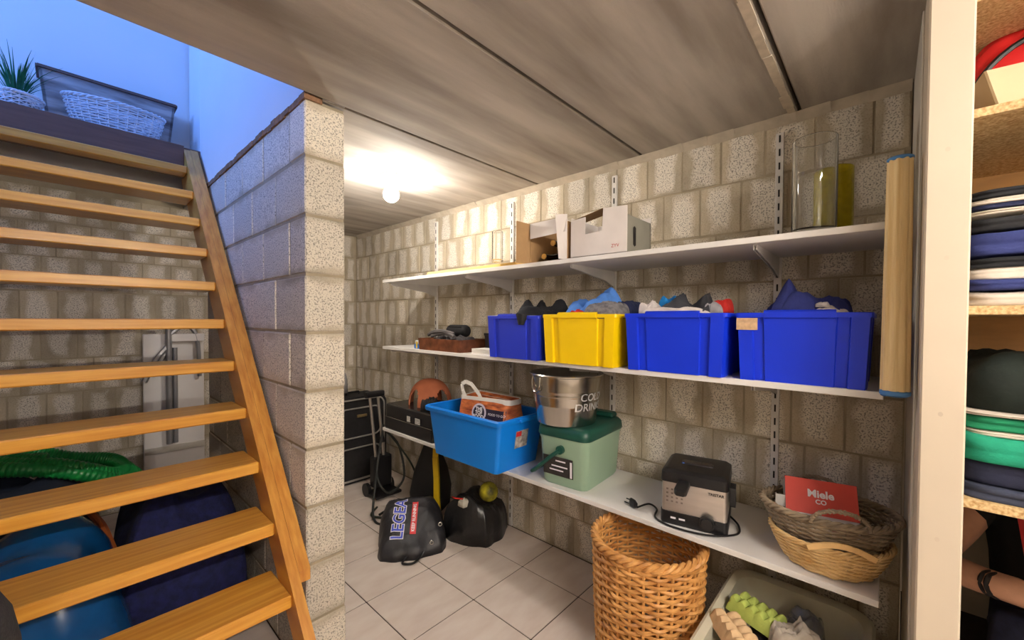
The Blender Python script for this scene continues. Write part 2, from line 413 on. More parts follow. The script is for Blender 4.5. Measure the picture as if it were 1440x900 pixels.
# ------------------------------------------------------------------ staircase
st = thing('staircase', 'open-tread varnished pine staircase climbing beside the block partition', 'stairs', (.06, 1.2, 0))
def sb(mb, name, mat, **kw):
    o = mb.build(name, mat, st, **kw); o.matrix_parent_inverse = Matrix.Translation((-.06, -1.2, 0)); return o
SL = 1.0963
def string(x0, x1, lo, hi, top, bot):
    """sloping board between y=lo and y=hi, its upper edge on z = .905 + SL (y - 1.8) + top"""
    zt = lambda y: .905 + SL * (y - 1.8) + top
    v = []
    for x in (x0, x1):
        yb = lo; v += [(x, yb, max(0, zt(yb) - bot)), (x, yb, zt(yb)), (x, hi, min(2.243, zt(hi))), (x, hi + .07, 2.243), (x, hi + .07, 2.243 - bot * .75), (x, yb + .09, 0 if lo < 1.1 else zt(yb) - bot)]
    mb = MB(); mb.add(v, [(0, 1, 2, 3, 4, 5), (11, 10, 9, 8, 7, 6)] + [(i, (i + 1) % 6, 6 + (i + 1) % 6, 6 + i) for i in range(6)]); return mb
sb(string(.462, .492, 1.0, 3.0, 0, .27), 'stringer', WOODS)
sb(string(-.40, -.37, 1.0, 3.0, 0, .27), 'stringer', WOODS)
cb = MB()
zt = lambda y: .905 + SL * (y - 1.8)
cb.add([(x, y, zt(y) + d) for x in (.492, .527) for y, d in ((1.37, -.035), (1.37, .004), (3.0, .004), (3.0, -.035))], [(0, 1, 2, 3), (7, 6, 5, 4), (0, 4, 5, 1), (1, 5, 6, 2), (2, 6, 7, 3), (3, 7, 4, 0)])
sb(cb, 'cover_board', WOODS)
for k in range(12):
    z = 2.097 - .1707 * k; y = 2.90 - .1557 * k
    sb(MB().box(-.37, y, z - .041, .462, y + .19 if k else 3.0, z, .004), 'tread', WOOD)
sb(MB().box(-.40, 2.985, 2.055, .462, 3.015, 2.236, .002), 'riser', M('dark_stained_board', (112, 80, 66), .5, var=.12, scale=6, stretch=(1, 10, 10)))

# ------------------------------------------------------------------ wall shelving
slots = MB()
for k in range(38):
    z = .06 + k * .05; slots.box(1.7858, -.0028, z, 1.7872, .0028, z + .026)
slm = slots.mesh('slot_row')
upm = MB().box(1.787, -.0125, .01, 1.8, .0125, 1.945, .001).mesh('rail')
brm = MB()
for s in (-1, 1): brm.add([(x, s * .004 + t, z) for t in (-.0012, .0012) for x, z in ((1.787, -.002), (1.43, -.002), (1.43, -.016), (1.70, -.05), (1.787, -.075))], [(0, 1, 2, 3, 4), (9, 8, 7, 6, 5)] + [(i, (i + 1) % 5, 5 + (i + 1) % 5, 5 + i) for i in range(5)])
brm.box(1.43, -.005, -.004, 1.787, .005, 0); brm = brm.mesh('bracket')
SHZ = ((1.503, 'top'), (1.069, 'middle'), (.531, 'bottom'))
for y, lb in ((.299, 'white slotted shelf rail behind the biggest blue bin'), (.975, 'white slotted shelf rail behind the wine cartons'), (1.645, 'white slotted shelf rail behind the small clear vase'), (2.382, 'white slotted shelf rail at the far end of the shelves')):
    u = thing('shelf_rail', lb, 'shelf rail', (0, y, 0), group='slotted rails holding the wall shelves')
    rl = obj('rail', upm, GREYMETAL, u); obj('slot_row', slm, SLOT, rl, kind='stuff')
    for z, _ in SHZ: obj('bracket', brm, GREYMETAL, u, loc=(0, 0, z - .019))
for (z, w), x0 in zip(SHZ, (1.40, 1.40, 1.40)):
    s = thing('wall_shelf', 'long white laminate wall shelf, %s of the three' % w, 'shelf', (1.59, 1.22, z - .019), group='white wall shelves')
    MB().box(x0 - 1.59, -1.22, 0, 1.786 - 1.59, 1.22, .019, .0015).build('board', WHITE, s)

# ------------------------------------------------------------------ ceiling bulb, plus an added tube and globe for fill light
def lamp(x, y, label):
    t = thing('ceiling_lamp', label, 'lamp', (x, y, 2.0))
    MB().lathe([(.052, 0), (.052, -.008), (.044, -.016), (.030, -.02), (.030, -.048), (.024, -.055)], 24).build('lamp_holder', M('white_porcelain', (235, 232, 226), .3, var=.01), t, smooth=True)
    g = MB(); pr = [(.018, -.05), (.022, -.064)]
    for i in range(12):
        a = -PI / 2 * .86 + (PI * .93) * i / 11; pr.append((max(.001, .040 * math.cos(a)), -.102 - .040 * math.sin(a)))
    g.lathe(pr, 24); b = g.build('bulb', emit('glowing_bulb', WARM, BULB) if 'glow' not in _m else _m['glow'], t, smooth='all')
    _m['glow'] = b.data.materials[0]
lamp(1.149, 1.915, 'bare round bulb glowing on the ceiling over the shelf aisle')
tl = thing('added_tube_lamp', 'long white batten tube light added on the bare ceiling to brighten the room', 'lamp', (.20, -1.0, 2.0))  # added out of view to raise the overall brightness
MB().box(-.62, -.03, -.035, .62, .03, 0, .004).build('batten', GREYMETAL, tl)
for s in (-1, 1): MB().box(s * .62 - .012, -.02, -.075, s * .62 + .012, .02, -.002, .003).build('end_cap', GREYMETAL, tl)
MB().tube([(-.61, 0, -.058), (.61, 0, -.058)], .014, 12).build('tube', emit('fill_tube_glow', WARM, FILL_TUBE), tl, smooth=True)
wl = thing('added_globe_lamp', 'white globe lamp added as fill light on the wall facing the staircase', 'lamp', (.25, -1.3, 1.45))  # added out of view as a weaker fill, mainly for the ceiling
MB().loft([[(x, y, z) for x, z in rr(.05, .05, .02, 4)] for y in (0, .025)]).build('back_plate', GREYMETAL, wl)
MB().lathe([(.001 + .07 * math.sin(PI * i / 16), -.07 * math.cos(PI * i / 16)) for i in range(17)], 24, (0, .10, 0)).build('globe', emit('fill_globe_glow', WARM, FILL_GLOBE), wl, smooth='all')
MB().tube([(0, .02, 0), (0, .045, 0)], .02, 12).build('globe_neck', GREYMETAL, wl)

# ------------------------------------------------------------------ closet at the end of the shelf wall
OFFW = M('cream_painted_wood', (204, 190, 170), .55, var=.03, scale=5)
GRYP = M('grey_primed_board', (196, 188, 176), .6, var=.05, scale=6)
CHIP = M('raw_chipboard', (222, 194, 146), .85, var=.2, scale=160, rgb2=(168, 128, 78), bump=.4, bscale=200)
PLY = M('oiled_plywood', (196, 150, 92), .5, var=.08, scale=4, stretch=(1, 3, 12))
cl = thing('closet', 'open closet with cream painted post and raw chipboard shelves', 'closet', (1.5, -.5, 0))
def cpart(mb, name, mat):
    o = mb.build(name, mat, cl); o.matrix_parent_inverse = Matrix.Translation((-1.5, .5, 0)); return o
cpart(MB().box(1.21, -.122, 0, 1.24, -.0565, 2.0, .003), 'post', OFFW)
cpart(MB().box(1.24, -.085, 0, 1.40, -.058, 2.0, .002), 'post_backing', OFFW)
cpart(MB().box(1.40, -.080, 0, 1.80, -.054, 2.0, .002), 'side_panel', GRYP)
cpart(MB().box(1.21, -1.02, 0, 1.80, -.99, 2.0, .002), 'end_panel', GRYP)
for z in (.883, 1.283, 1.684, 1.918):
    cpart(MB().box(1.255, -.99, z - .018, 1.79, -.086, z, .001), 'closet_shelf', CHIP)
cpart(MB().box(1.785, -.99, .87, 1.798, -.082, 2.0), 'back_panel', PLY)
R = random.Random(3)
for z in (1.83, 1.60, 1.38, 1.06, .80, .5):
    mk = MB(); y = -.088 + R.uniform(-.006, .006); mk.add([(1.2095, y + .004 * math.cos(a), z + .005 * math.sin(a)) for a in [i * PI / 4 for i in range(8)]], [tuple(range(8))]); cpart(mk, 'filled_screw_hole', M('screw_filler', (206, 190, 170), .8))

def garment(label, mat, x, y, z, hx, hy, h, seed, layers=2, grp='folded clothes in the closet'):
    return folded(seed, hx, hy, h, layers).build('folded_garment', mat, None, smooth='all', label=label, cat='clothing', group=grp, loc=(x, y, z))
CL = lambda n, c, **k: M('cloth_' + n, c, .85, var=.12, scale=18, bump=.25, bscale=150, **k)
NAVY = CL('navy', (44, 54, 112)); CREAM = CL('cream', (222, 210, 196)); BLK = CL('black', (30, 31, 36)); NAVY2 = CL('dark_navy', (34, 40, 74))
GRN = CL('green', (22, 132, 92)); DGRN = CL('dark_green', (20, 70, 48)); TEAL = CL('teal', (26, 150, 118)); INK = CL('ink', (28, 32, 56)); SLATE = CL('slate', (52, 58, 78))
z = 1.2832
for lb, m, h in (('cream garment with navy trim at the bottom of the closet pile above the green one', CREAM, .032), ('blue folded shirt between two cream garments in the closet', NAVY, .022), ('cream folded jersey under the black and navy pile', CREAM, .024),
                 ('black folded trousers under the navy sweater', BLK, .026), ('navy folded sweater in the middle of the closet pile', NAVY, .050), ('black folded sweater on top of the navy one', BLK, .034),
                 ('cream folded shirt with dark edges near the pile top', CREAM, .012), ('dark navy folded shirt between cream stripes', NAVY2, .010), ('cream folded polo under the topmost black garment', CREAM, .012), ('black folded garment topping the navy and cream pile', BLK, .020)):
    garment(lb, m, 1.44 + .006 * math.sin(z * 90), -.262, z, .165, .150, h, int(z * 1000)); z += h
z = .8832
for lb, m, h in (('slate blue folded trousers lying on the lowest closet shelf', SLATE, .030), ('ink blue ribbed sweater under the teal garment', INK, .048), ('teal green folded sweatshirt, thickest of the green pile', TEAL, .052),
                 ('cream folded cloth tucked between green garments', CREAM, .014), ('bright green folded shirt under the white edge', GRN, .030), ('white edged folded sheet below the black jacket', CREAM, .008)):
    garment(lb, m, 1.44 + .008 * math.sin(z * 70), -.262, z, .165, .150, h, int(z * 999)); z += h
crumple(5, .16, .15, .125, 24, fold=.2, folds=4).build('folded_jacket', M('dark_green_black_cloth', (18, 30, 24), .85, var=.2, bump=.3), None, smooth='all', label='very dark green jacket heaped on the green clothes pile', cat='clothing', loc=(1.45, -.262, z))
bx = thing('cardboard_box', 'open beige cardboard box on the upper closet shelf', 'box', (1.325, -.275, 1.684), rz=.12)
CARD = M('beige_card', (206, 186, 150), .8, var=.06, scale=10)
tb = MB(); o_ = [rr(.125, .135, .004, 1), rr(.130, .140, .004, 1)]
tb.loft([at_z(rr(.05, .125, .003, 1), 0), at_z(rr(.058, .145, .003, 1), .070), at_z(rr(.055, .142, .003, 1), .070), at_z(rr(.047, .122, .003, 1), .003)], True, True).build('carton', CARD, bx)
crumple(8, .04, .11, .075, 20, base=.004).build('yellow_cloth', M('yellow_cloth', (232, 206, 60), .8, var=.1), None, smooth='all', label='crumpled yellow cloth lying in the beige box', cat='cloth', loc=(1.325, -.275, 1.684), rz=.12)
yl = MB(); yl.add([(1.262, -.14, 1.6845), (1.262, -.30, 1.6845), (1.275, -.30, 1.700), (1.275, -.14, 1.692)], [(0, 1, 2, 3)])
rb = thing('red_bag', 'round red fabric bag with black piping behind the beige box', 'bag', (1.455, -.255, 1.684))
RED = M('red_nylon', (206, 34, 34), .6, var=.1, bump=.1)
crumple(21, .06, .15, .225, 40, fold=.10, folds=3, sq=.3).build('pouch', RED, rb, smooth='all')
MB().tube([(-.055, .13 * math.cos(a), .02 + .165 * math.sin(a)) for a in [PI * i / 20 for i in range(21)]], .006, 6).build('piping', DARK, rb)
MB().tube([(-.095, -.02 - .03 * t, .19 - .15 * t) for t in [i / 8 for i in range(9)]], .006, 6).build('piping', DARK, rb)

# ------------------------------------------------------------------ rolled mat wedged between shelves and closet
mt = thing('rolled_mat', 'rolled straw beach mat with blue bound ends standing beside the shelves', 'mat', (1.345, -.020, 1.072))
STRAW = M('woven_straw', (246, 222, 170), .8, var=.1, scale=9, stretch=(10, 10, .25), rgb2=(222, 188, 128), bump=.5, bscale=60)
rings = []
for k in range(60):
    t = k / 59; r0 = .0265 - .004 * t
    rings.append([((r0 + .0016 * math.sin(9 * a)) * math.cos(a), (r0 + .0016 * math.sin(9 * a)) * math.sin(a), .012 + .55 * t) for a in [2 * PI * j / 54 for j in range(54)]])
MB().loft(rings).build('mat_roll', STRAW, mt, smooth=True)
BLUB = M('blue_binding', (84, 140, 200), .7, var=.08)
for z0, z1, r0 in ((0, .013, .0285), (.560, .570, .0245)):
    MB().lathe([(.004, z0), (r0 - .003, z0), (r0, z0 + .003), (r0, z1 - .003), (r0 - .004, z1), (.004, z1)], 30).build('binding', BLUB, mt, smooth=True)
sp_ = MB().tube([((.003 + .0022 * a / 2.0) * math.cos(a), (.003 + .0022 * a / 2.0) * math.sin(a), -.001) for a in [i * .3 for i in range(72)]], .0012, 4)
sp_.build('spiral_edge', M('blue_dark_binding', (56, 104, 160), .7), mt)

# ------------------------------------------------------------------ storage bins on the middle shelf
def storage_bin(label, col, x0, x1, y0, y1, z0, h, group, rz=0, tag_=False):
    cx, cy = (x0 + x1) / 2, (y0 + y1) / 2; D, Wd = (x1 - x0) / 2, (y1 - y0) / 2
    t = thing('storage_bin', label, 'bin', (cx, cy, z0), rz, group)
    def plan(f, g=1.0):
        d, w = D * f, Wd * f; e = .006 * g
        fr = [(-d - e, w * .98), (-d - e, w * .74), (-d + e, w * .72), (-d + e, w * .56), (-d - e * .4, w * .54), (-d - e * .4, -w * .54), (-d + e, -w * .56), (-d + e, -w * .72), (-d - e, -w * .74), (-d - e, -w * .98)]
        sd = [(-d * .9, -w), (-d * .35, -w), (-d * .3, -w + e), (d * .3, -w + e), (d * .35, -w), (d * .94, -w)]
        bk = [(d, -w * .94), (d, w * .94)]
        return fr + sd + bk + [(a, -b) for a, b in reversed(sd)]
    top = [(x, y, h - .012) for x, y in plan(.97, .7)]; botr = [(x, y, 0) for x, y in plan(.92)]
    mid = [(x, y, h * .5) for x, y in plan(.945)]
    inn = lambda f, z: [(x * f, y * f, z) for x, y in plan(.97, 0)]
    MB().loft([botr, mid, top, inn(.975, h - .012), inn(.93, .004)], True, True).build('body', col, t)
    # rim flange
    A = rr(D * 1.0, Wd * 1.0, .012, 3); B = rr(D * .945, Wd * .945, .010, 3)
    MB().loft([at_z(B, h - .014), at_z(A, h - .014), at_z(A, h - .002), at_z(rr(D * .99, Wd * .99, .012, 3), h), at_z(B, h)], False, False).loft([at_z(B, h), at_z(B, h - .014)], False, False).build('rim', col, t)
    hw = Wd * .52
    hd = MB().add([(-D * s1, y, z) for y in (-hw, hw) for s1, z in ((1.0, h - .017), (1.02, h - .014), (1.02, h + .003), (.965, h + .008), (.95, h))], [(0, 1, 2, 3, 4), (9, 8, 7, 6, 5)] + [(i, (i + 1) % 5, 5 + (i + 1) % 5, 5 + i) for i in range(5)])
    hd = hd.build('handle', col, t)
    for s in (-1, 1): MB().add([(-D * a, s * hw + b, z) for b in (-.0015, .0015) for a, z in ((1.01, h - .014), (.94, h - .014), (.94, h - .045))], [(0, 1, 2), (5, 4, 3), (0, 3, 4, 1), (1, 4, 5, 2), (2, 5, 3, 0)]).build('handle_rib', col, hd)
    if tag_:
        MB().box(-D * 1.0, Wd * .62, h - .052, -D * .985, Wd * .97, h - .016).build('paper_label', M('worn_paper_label', (214, 178, 140), .8, var=.15, scale=60), t)
    return t
BLUE = M('blue_polypropylene', (20, 54, 214), .36, var=.05, scale=5)
BLUE1 = M('cobalt_polypropylene', (36, 56, 196), .36, var=.05, scale=5)
YEL = M('yellow_polypropylene', (250, 208, 4), .36, var=.05, scale=5)
storage_bin('big royal blue storage bin with a worn paper label under its rim', BLUE, 1.400, 1.745, .020, .345, 1.069, .205, 'plastic bins on the middle shelf', tag_=True)
storage_bin('royal blue storage bin between the yellow bin and the labelled blue bin', BLUE, 1.385, 1.745, .362, .712, 1.069, .205, 'plastic bins on the middle shelf', rz=.0)
storage_bin('bright yellow storage bin holding blue and grey clothes', YEL, 1.372, 1.74, .735, 1.085, 1.069, .203, 'plastic bins on the middle shelf')
storage_bin('cobalt blue storage bin next to the copper coloured tray', BLUE1, 1.372, 1.74, 1.102, 1.425, 1.069, .198, 'plastic bins on the middle shelf')
def cloth(label, mat, x, y, z, hx, hy, h, seed, rz=0, name='garment', **kw):
    return crumple(seed, hx, hy, h, 24 + kw.pop('n', 24), **kw).build(name, mat, None, smooth='all', label=label, cat='clothing', group='clothes in the plastic bins', loc=(x, y, z), rz=rz)
zb = 1.0735
INDIGO = CL('indigo', (52, 62, 138)); GREYM = M('grey_marl_knit', (128, 124, 124), .9, var=.3, scale=60, rgb2=(80, 78, 82), bump=.5, bscale=150)
OFF = CL('off_white', (218, 208, 204)); SKY = CL('sky_blue', (84, 140, 224)); CHAR = CL('charcoal', (60, 60, 66)); BRIGHT = CL('cyan_blue', (24, 132, 206)); REDC = CL('red', (206, 44, 36)); LGREY = CL('light_grey', (170, 166, 170))
cloth('indigo blue sweaters filling the labelled blue bin', INDIGO, 1.57, .185, zb, .135, .128, .27, 31, power=.3)
pk_ = MB(); pk_.loft([[(.075 * (1 - t) ** .8 * math.cos(a) * (1 + .12 * math.sin(2 * a)), .052 * (1 - t) ** .8 * math.sin(a), .115 * t) for a in [2 * PI * j / 20 for j in range(20)]] for t in (0, .2, .4, .6, .8, .93, .995)])
pk_.build('hood', INDIGO, None, smooth='all', label='pointed indigo hood standing up out of the blue bin', cat='clothing', group='clothes in the plastic bins', loc=(1.53, .225, 1.268))
cloth('white collar cloth peeking from the indigo sweaters', OFF, 1.475, .115, 1.255, .035, .045, .035, 33, n=16)
cloth('small white tag cloth on the indigo sweater', OFF, 1.48, .135, 1.29, .018, .018, .016, 34, n=12)
cloth('charcoal sportswear filling the second blue bin', CHAR, 1.57, .53, zb, .145, .142, .255, 35, power=.3)
cloth('off white towelling cloth spread over the charcoal clothes', OFF, 1.465, .56, 1.262, .05, .12, .035, 36)
cloth('off white rolled sock at the bin corner', OFF, 1.49, .655, 1.262, .045, .035, .06, 37, n=20)
cloth('bright cyan hood lining among the charcoal clothes', BRIGHT, 1.56, .605, 1.285, .04, .04, .055, 38, n=18)
cloth('red and grey sleeve at the end of the charcoal clothes', REDC, 1.56, .425, 1.275, .045, .035, .05, 39, n=18)
cloth('light grey sleeve beside the red one', LGREY, 1.52, .44, 1.272, .03, .03, .04, 40, n=16)
cloth('sky blue shirt heaped in the yellow bin', SKY, 1.56, .93, zb, .145, .14, .29, 41, power=.45)
cloth('grey marl knit hanging over the yellow bin rim', GREYM, 1.45, .82, 1.255, .07, .085, .065, 42, freq=4)
cloth('red cloth between the sky blue shirt and the grey knit', REDC, 1.435, .935, 1.262, .03, .04, .03, 43, n=16)
cloth('dark navy cloth behind the grey knit', NAVY2, 1.60, .80, 1.27, .06, .05, .065, 44, n=18)
cloth('black rain jacket filling the cobalt bin', BLK, 1.57, 1.24, zb, .145, .13, .25, 45, power=.4, freq=4)
slv = MB().tube([(1.46, 1.19, 1.275), (1.40, 1.195, 1.278), (1.368, 1.197, 1.262), (1.366, 1.198, 1.225)], [.035, .034, .028, .012], 10)
slv.build('sleeve', BLK, None, smooth=True, label='black sleeve dangling over the cobalt bin rim', cat='clothing', group='clothes in the plastic bins')

# ------------------------------------------------------------------ things at the far end of the middle shelf
cp = thing('copper_tray', 'brown copper coloured open box holding dark belts', 'box', (1.51, 1.85, 1.069))
COP = M('aged_copper', (150, 92, 62), .45, metal=.45, var=.3, scale=20, rgb2=(92, 52, 36))
MB().loft([at_z(rr(.105, .185, .004, 1), 0), at_z(rr(.11, .19, .004, 1), .068), at_z(rr(.107, .187, .004, 1), .068), at_z(rr(.102, .182, .004, 1), .004)]).build('tray_body', COP, cp)
crumple(51, .095, .165, .085, 30, base=.0045, freq=5, folds=7, fold=.5).build('belts', M('dark_grey_webbing', (62, 56, 58), .8, var=.3, scale=30), None, smooth='all', label='tangled dark grey belts and straps heaped in the copper tray', cat='straps', loc=(1.51, 1.85, 1.069))
bl = MB()
for s, (a, b, c) in enumerate((((1.45, 2.0, 1.155), (1.43, 1.9, 1.20), (1.46, 1.78, 1.165)), ((1.44, 1.96, 1.15), (1.47, 1.85, 1.185), (1.43, 1.74, 1.15)))):
    pts = [Vector(a) * (1 - t) ** 2 + Vector(b) * 2 * t * (1 - t) + Vector(c) * t * t for t in [i / 10 for i in range(11)]]
    bl.tube(pts, .011, 6)
bl.build('strap', M('grey_strap', (96, 90, 90), .8, var=.15), None, smooth=True, label='broad grey strap looping over the belts in the copper tray', cat='strap')
cs = thing('black_pouch', 'black zip pouch lying on top of the belts', 'pouch', (1.56, 1.86, 1.142))
MB().loft([[(.035 * s * math.cos(a), y, .038 + .036 * s * math.sin(a)) for a in [2 * PI * j / 16 for j in range(16)]] for y, s in ((-.085, .55), (-.078, .85), (-.065, 1), (.065, 1), (.078, .85), (.085, .55))]).build('pouch_body', BLACKCLOTH, cs, smooth=True)
MB().tube([(-.028, y, .062) for y in (-.06, 0, .06)], .003, 5).build('zip', DARK, cs)
kb = thing('black_box', 'low black plastic box between the copper tray and the cobalt bin', 'box', (1.65, 1.545, 1.069))
MB().loft([at_z(rr(.10, .075, .008, 2), 0), at_z(rr(.105, .08, .008, 2), .09), at_z(rr(.108, .083, .008, 2), .092), at_z(rr(.108, .083, .008, 2), .105)]).build('box_body', DARK, kb)
crumple(53, .08, .07, .045, 18).build('cap', BLACKCLOTH, None, smooth='all', label='black knitted cap lying on the low black box', cat='cap', loc=(1.65, 1.55, 1.174))
pp = thing('paper_stack', 'stack of white papers beside the cobalt bin', 'papers', (1.50, 1.545, 1.069))
for k in range(5): MB().box(-.05 + .003 * (k % 2), -.075 - .002 * k, .005 * k, .05 + .002 * k, .075, .005 * k + .0045).build('sheet_bundle', M('white_paper', (232, 228, 222), .8, var=.02), pp)
bb = thing('blue_packet', 'small blue packet with yellow tape at the far shelf end', 'packet', (1.46, 2.085, 1.069))
MB().box(-.035, -.03, 0, .035, .03, .028, .003).build('packet_body', M('blue_card', (30, 120, 214), .5, var=.05), bb)
MB().box(-.0355, -.006, .004, -.033, .010, .043).build('yellow_tape', M('yellow_tape', (244, 202, 60), .5), bb)
MB().box(-.03, -.028, .028, .03, .028, .05, .004).build('clear_lid', M('frosted_lid', (222, 224, 226), .3, var=.02), bb)

# ------------------------------------------------------------------ top shelf
pln = thing('foam_strip', 'long yellow foam strip lying on the top shelf', 'foam strip', (1.60, 1.62, 1.503))
MB().loft([[(-.13 + x, y, z) for x, z in ((0, 0), (-.006, .012), (0, .026), (.14, .030), (.146, .012), (.14, 0))] for y in (-.39, -.385, .0, .30, .42)]).build('strip', M('yellow_foam', (240, 196, 112), .8, var=.06), pln)
GLASS = M('clear_glass', (250, 252, 252), .02, var=0, trans=1.0, ior=1.46)
def vase(name, label, x, y, z, r, h, mat, th=.004, base=.012):
    MB().lathe([(r * .985, 0), (r, .003), (r, h - .002), (r - th / 2, h), (r - th, h - .002), (r - th, base)], 40).build(name, mat, None, smooth=True, label=label, cat='vase', loc=(x, y, z))
vase('glass_vase', 'tall clear glass cylinder vase near the rolled mat', 1.46, .158, 1.503, .054, .27, GLASS)
YG = M('yellow_glass', (226, 214, 30), .08, var=.2, scale=60, trans=.75, rgb2=(190, 176, 10))
vase('yellow_vase', 'yellow crackled glass vase behind the tall clear vase', 1.60, .125, 1.503, .050, .215, YG)
vase('glass_vase', 'small clear glass vase standing on the yellow foam strip', 1.44, 1.42, 1.533, .028, .15, GLASS)
wb = thing('wine_carton', 'open white wine carton with torn front and red print', 'carton', (1.50, .84, 1.503), rz=.0)
WCARD = M('white_card', (222, 214, 210), .75, var=.04); BCARD = M('brown_card', (178, 142, 100), .85, var=.08, scale=20); GCARD = M('grey_card', (138, 134, 122), .8, var=.05)
fr_ = MB(); H_ = .165; hw = .125; d0 = -.09
# torn front: polygon with a notch
fp = [(hw, 0), (hw, H_ * .93), (hw * .45, H_ * .97), (hw * .45, H_ * .55), (-.02, H_ * .57), (-.025, H_ * 1.1), (-hw, H_ * 1.06), (-hw, 0)]
fr_.add([(d0 + dx, y, zz) for dx in (0, .004) for y, zz in fp], [tuple(range(8)), tuple(range(15, 7, -1))] + [(i, (i + 1) % 8, 8 + (i + 1) % 8, 8 + i) for i in range(8)])
fr_.build('front_panel', WCARD, wb)
MB().box(d0 + .004, hw - .004, 0, .12, hw, H_).build('side_panel', WCARD, wb)
sp2 = MB().box(d0 + .004, -hw, 0, .12, -hw + .004, H_ * .86); sp2.build('side_panel', GCARD, wb)
MB().add([(d0 + .05, -hw - .0008, .035), (d0 + .05, -hw - .0008, .10), (d0 + .062, -hw - .0008, .107), (d0 + .074, -hw - .0008, .10), (d0 + .074, -hw - .0008, .035), (d0 + .062, -hw - .0008, .028)], [tuple(range(6))]).build('hand_hole', SLOT, wb)
MB().box(.116, -hw, 0, .12, hw, H_).build('back_panel', WCARD, wb); MB().box(d0, -hw, 0, .12, hw, .004).build('carton_base', BCARD, wb)
fl = MB(); fl.add([(d0 + .002, hw, H_ * .93), (d0 + .002, -.02, H_ * 1.1), (d0 + .11, -.01, H_ * 1.16), (d0 + .10, hw * .9, H_ * 1.0)], [(0, 1, 2, 3)]); fl.build('top_flap', BCARD, wb)
stamp('lettering', text_geo('ZYV', .018), M('red_ink', (196, 40, 40), .7), wb, (d0 - .0008, -hw * .62, .030), (0, -1, 0), (0, 0, 1))
for k, (yy, zz) in enumerate(((.02, .09), (-.075, .10))):
    b = thing('wine_bottle', ('red capped wine bottle lying in the white carton, end towards the partition', 'red capped wine bottle lying in the white carton, end towards the vases')[k], 'bottle', (1.50, .84 + yy, 1.508), group='bottles in the white carton')
    MB().tube([(-.085, 0, zz - .05), (-.05, 0, zz - .05), (-.02, 0, zz - .05), (0, 0, zz - .05), (.10, 0, zz - .05)], [.013, .014, .016, .035, .035], 14).build('bottle_body', M('dark_bottle_glass', (30, 24, 30), .1), b, smooth=True)
    MB().tube([(-.088, 0, zz - .05), (-.055, 0, zz - .05)], .0155, 14).build('cap', M('red_foil', (186, 80, 66), .4), b, smooth=True)
w2 = thing('wine_carton', 'open brown wine carton with white flap showing two corks', 'carton', (1.52, 1.09, 1.503))
MB().box(-.10, .10, 0, .10, .104, .175).box(-.10, -.104, 0, .10, -.10, .16).box(.096, -.10, 0, .10, .10, .165).box(-.10, -.104, 0, .10, .104, .004).build('carton_body', BCARD, w2)
MB().add([(-.10, .104, 0), (-.16, .135, 0), (-.155, .138, .19), (-.10, .104, .178)], [(0, 1, 2, 3)]).build('side_flap', BCARD, w2)
MB().add([(-.10, .104, .178), (-.10, -.10, .182), (-.115, -.10, .115), (-.12, .085, .105)], [(0, 1, 2, 3)]).build('top_flap', WCARD, w2)
MB().add([(-.10, -.10, 0), (-.14, -.085, 0), (-.145, -.07, .185), (-.10, -.10, .19)], [(0, 1, 2, 3)]).build('side_flap', WCARD, w2)
for k, (yy, zz) in enumerate(((.045, .026), (-.005, .080))):
    b = thing('wine_bottle', ('cork ended bottle lying lower in the brown carton', 'cork ended bottle lying upper in the brown carton')[k], 'bottle', (1.53, 1.09 + yy, 1.507), group='bottles in the brown carton')
    MB().tube([(-.08, 0, zz), (-.05, 0, zz), (-.02, 0, zz), (.0, 0, zz), (.055, 0, zz)], [.012, .013, .016, .026, .026], 14).build('bottle_body', _m['dark_bottle_glass'], b, smooth=True)
    MB().tube([(-.084, 0, zz), (-.079, 0, zz)], .0125, 14).build('cork', M('cork_gold', (224, 172, 84), .6), b)

# ------------------------------------------------------------------ lower shelf
sb_ = thing('black_case', 'flat black glossy boxed case at the far end of the lower shelf', 'case', (1.575, 2.17, .531))
MB().loft([at_z(rr(.165, .26, .012, 2), 0), at_z(rr(.165, .26, .012, 2), .075), at_z(rr(.16, .255, .012, 2), .078), at_z(rr(.16, .255, .012, 2), .155), at_z(rr(.15, .245, .012, 2), .162)]).build('case_body', M('black_gloss_film', (40, 38, 40), .22, var=.15, scale=8), sb_)
for k, (yy, w) in enumerate(((-.02, .035), (-.115, .05))): MB().box(-.1668, yy - w / 2, .085, -.165, yy + w / 2, .120).build('sticker', M('white_sticker', (226, 222, 218), .6, var=.3, scale=200, rgb2=(120, 118, 118)), sb_)
MB().box(-.1665, -.255, .0765, -.1645, .255, .079).build('seam', M('grey_seam', (120, 112, 104), .5), sb_)
dm = thing('terracotta_dome', 'terracotta clay dome with arched openings on the black case', 'clay dome', (1.60, 2.19, .693))
TERR = M('terracotta', (192, 112, 78), .8, var=.08, scale=12)
d = MB(); nn = 72
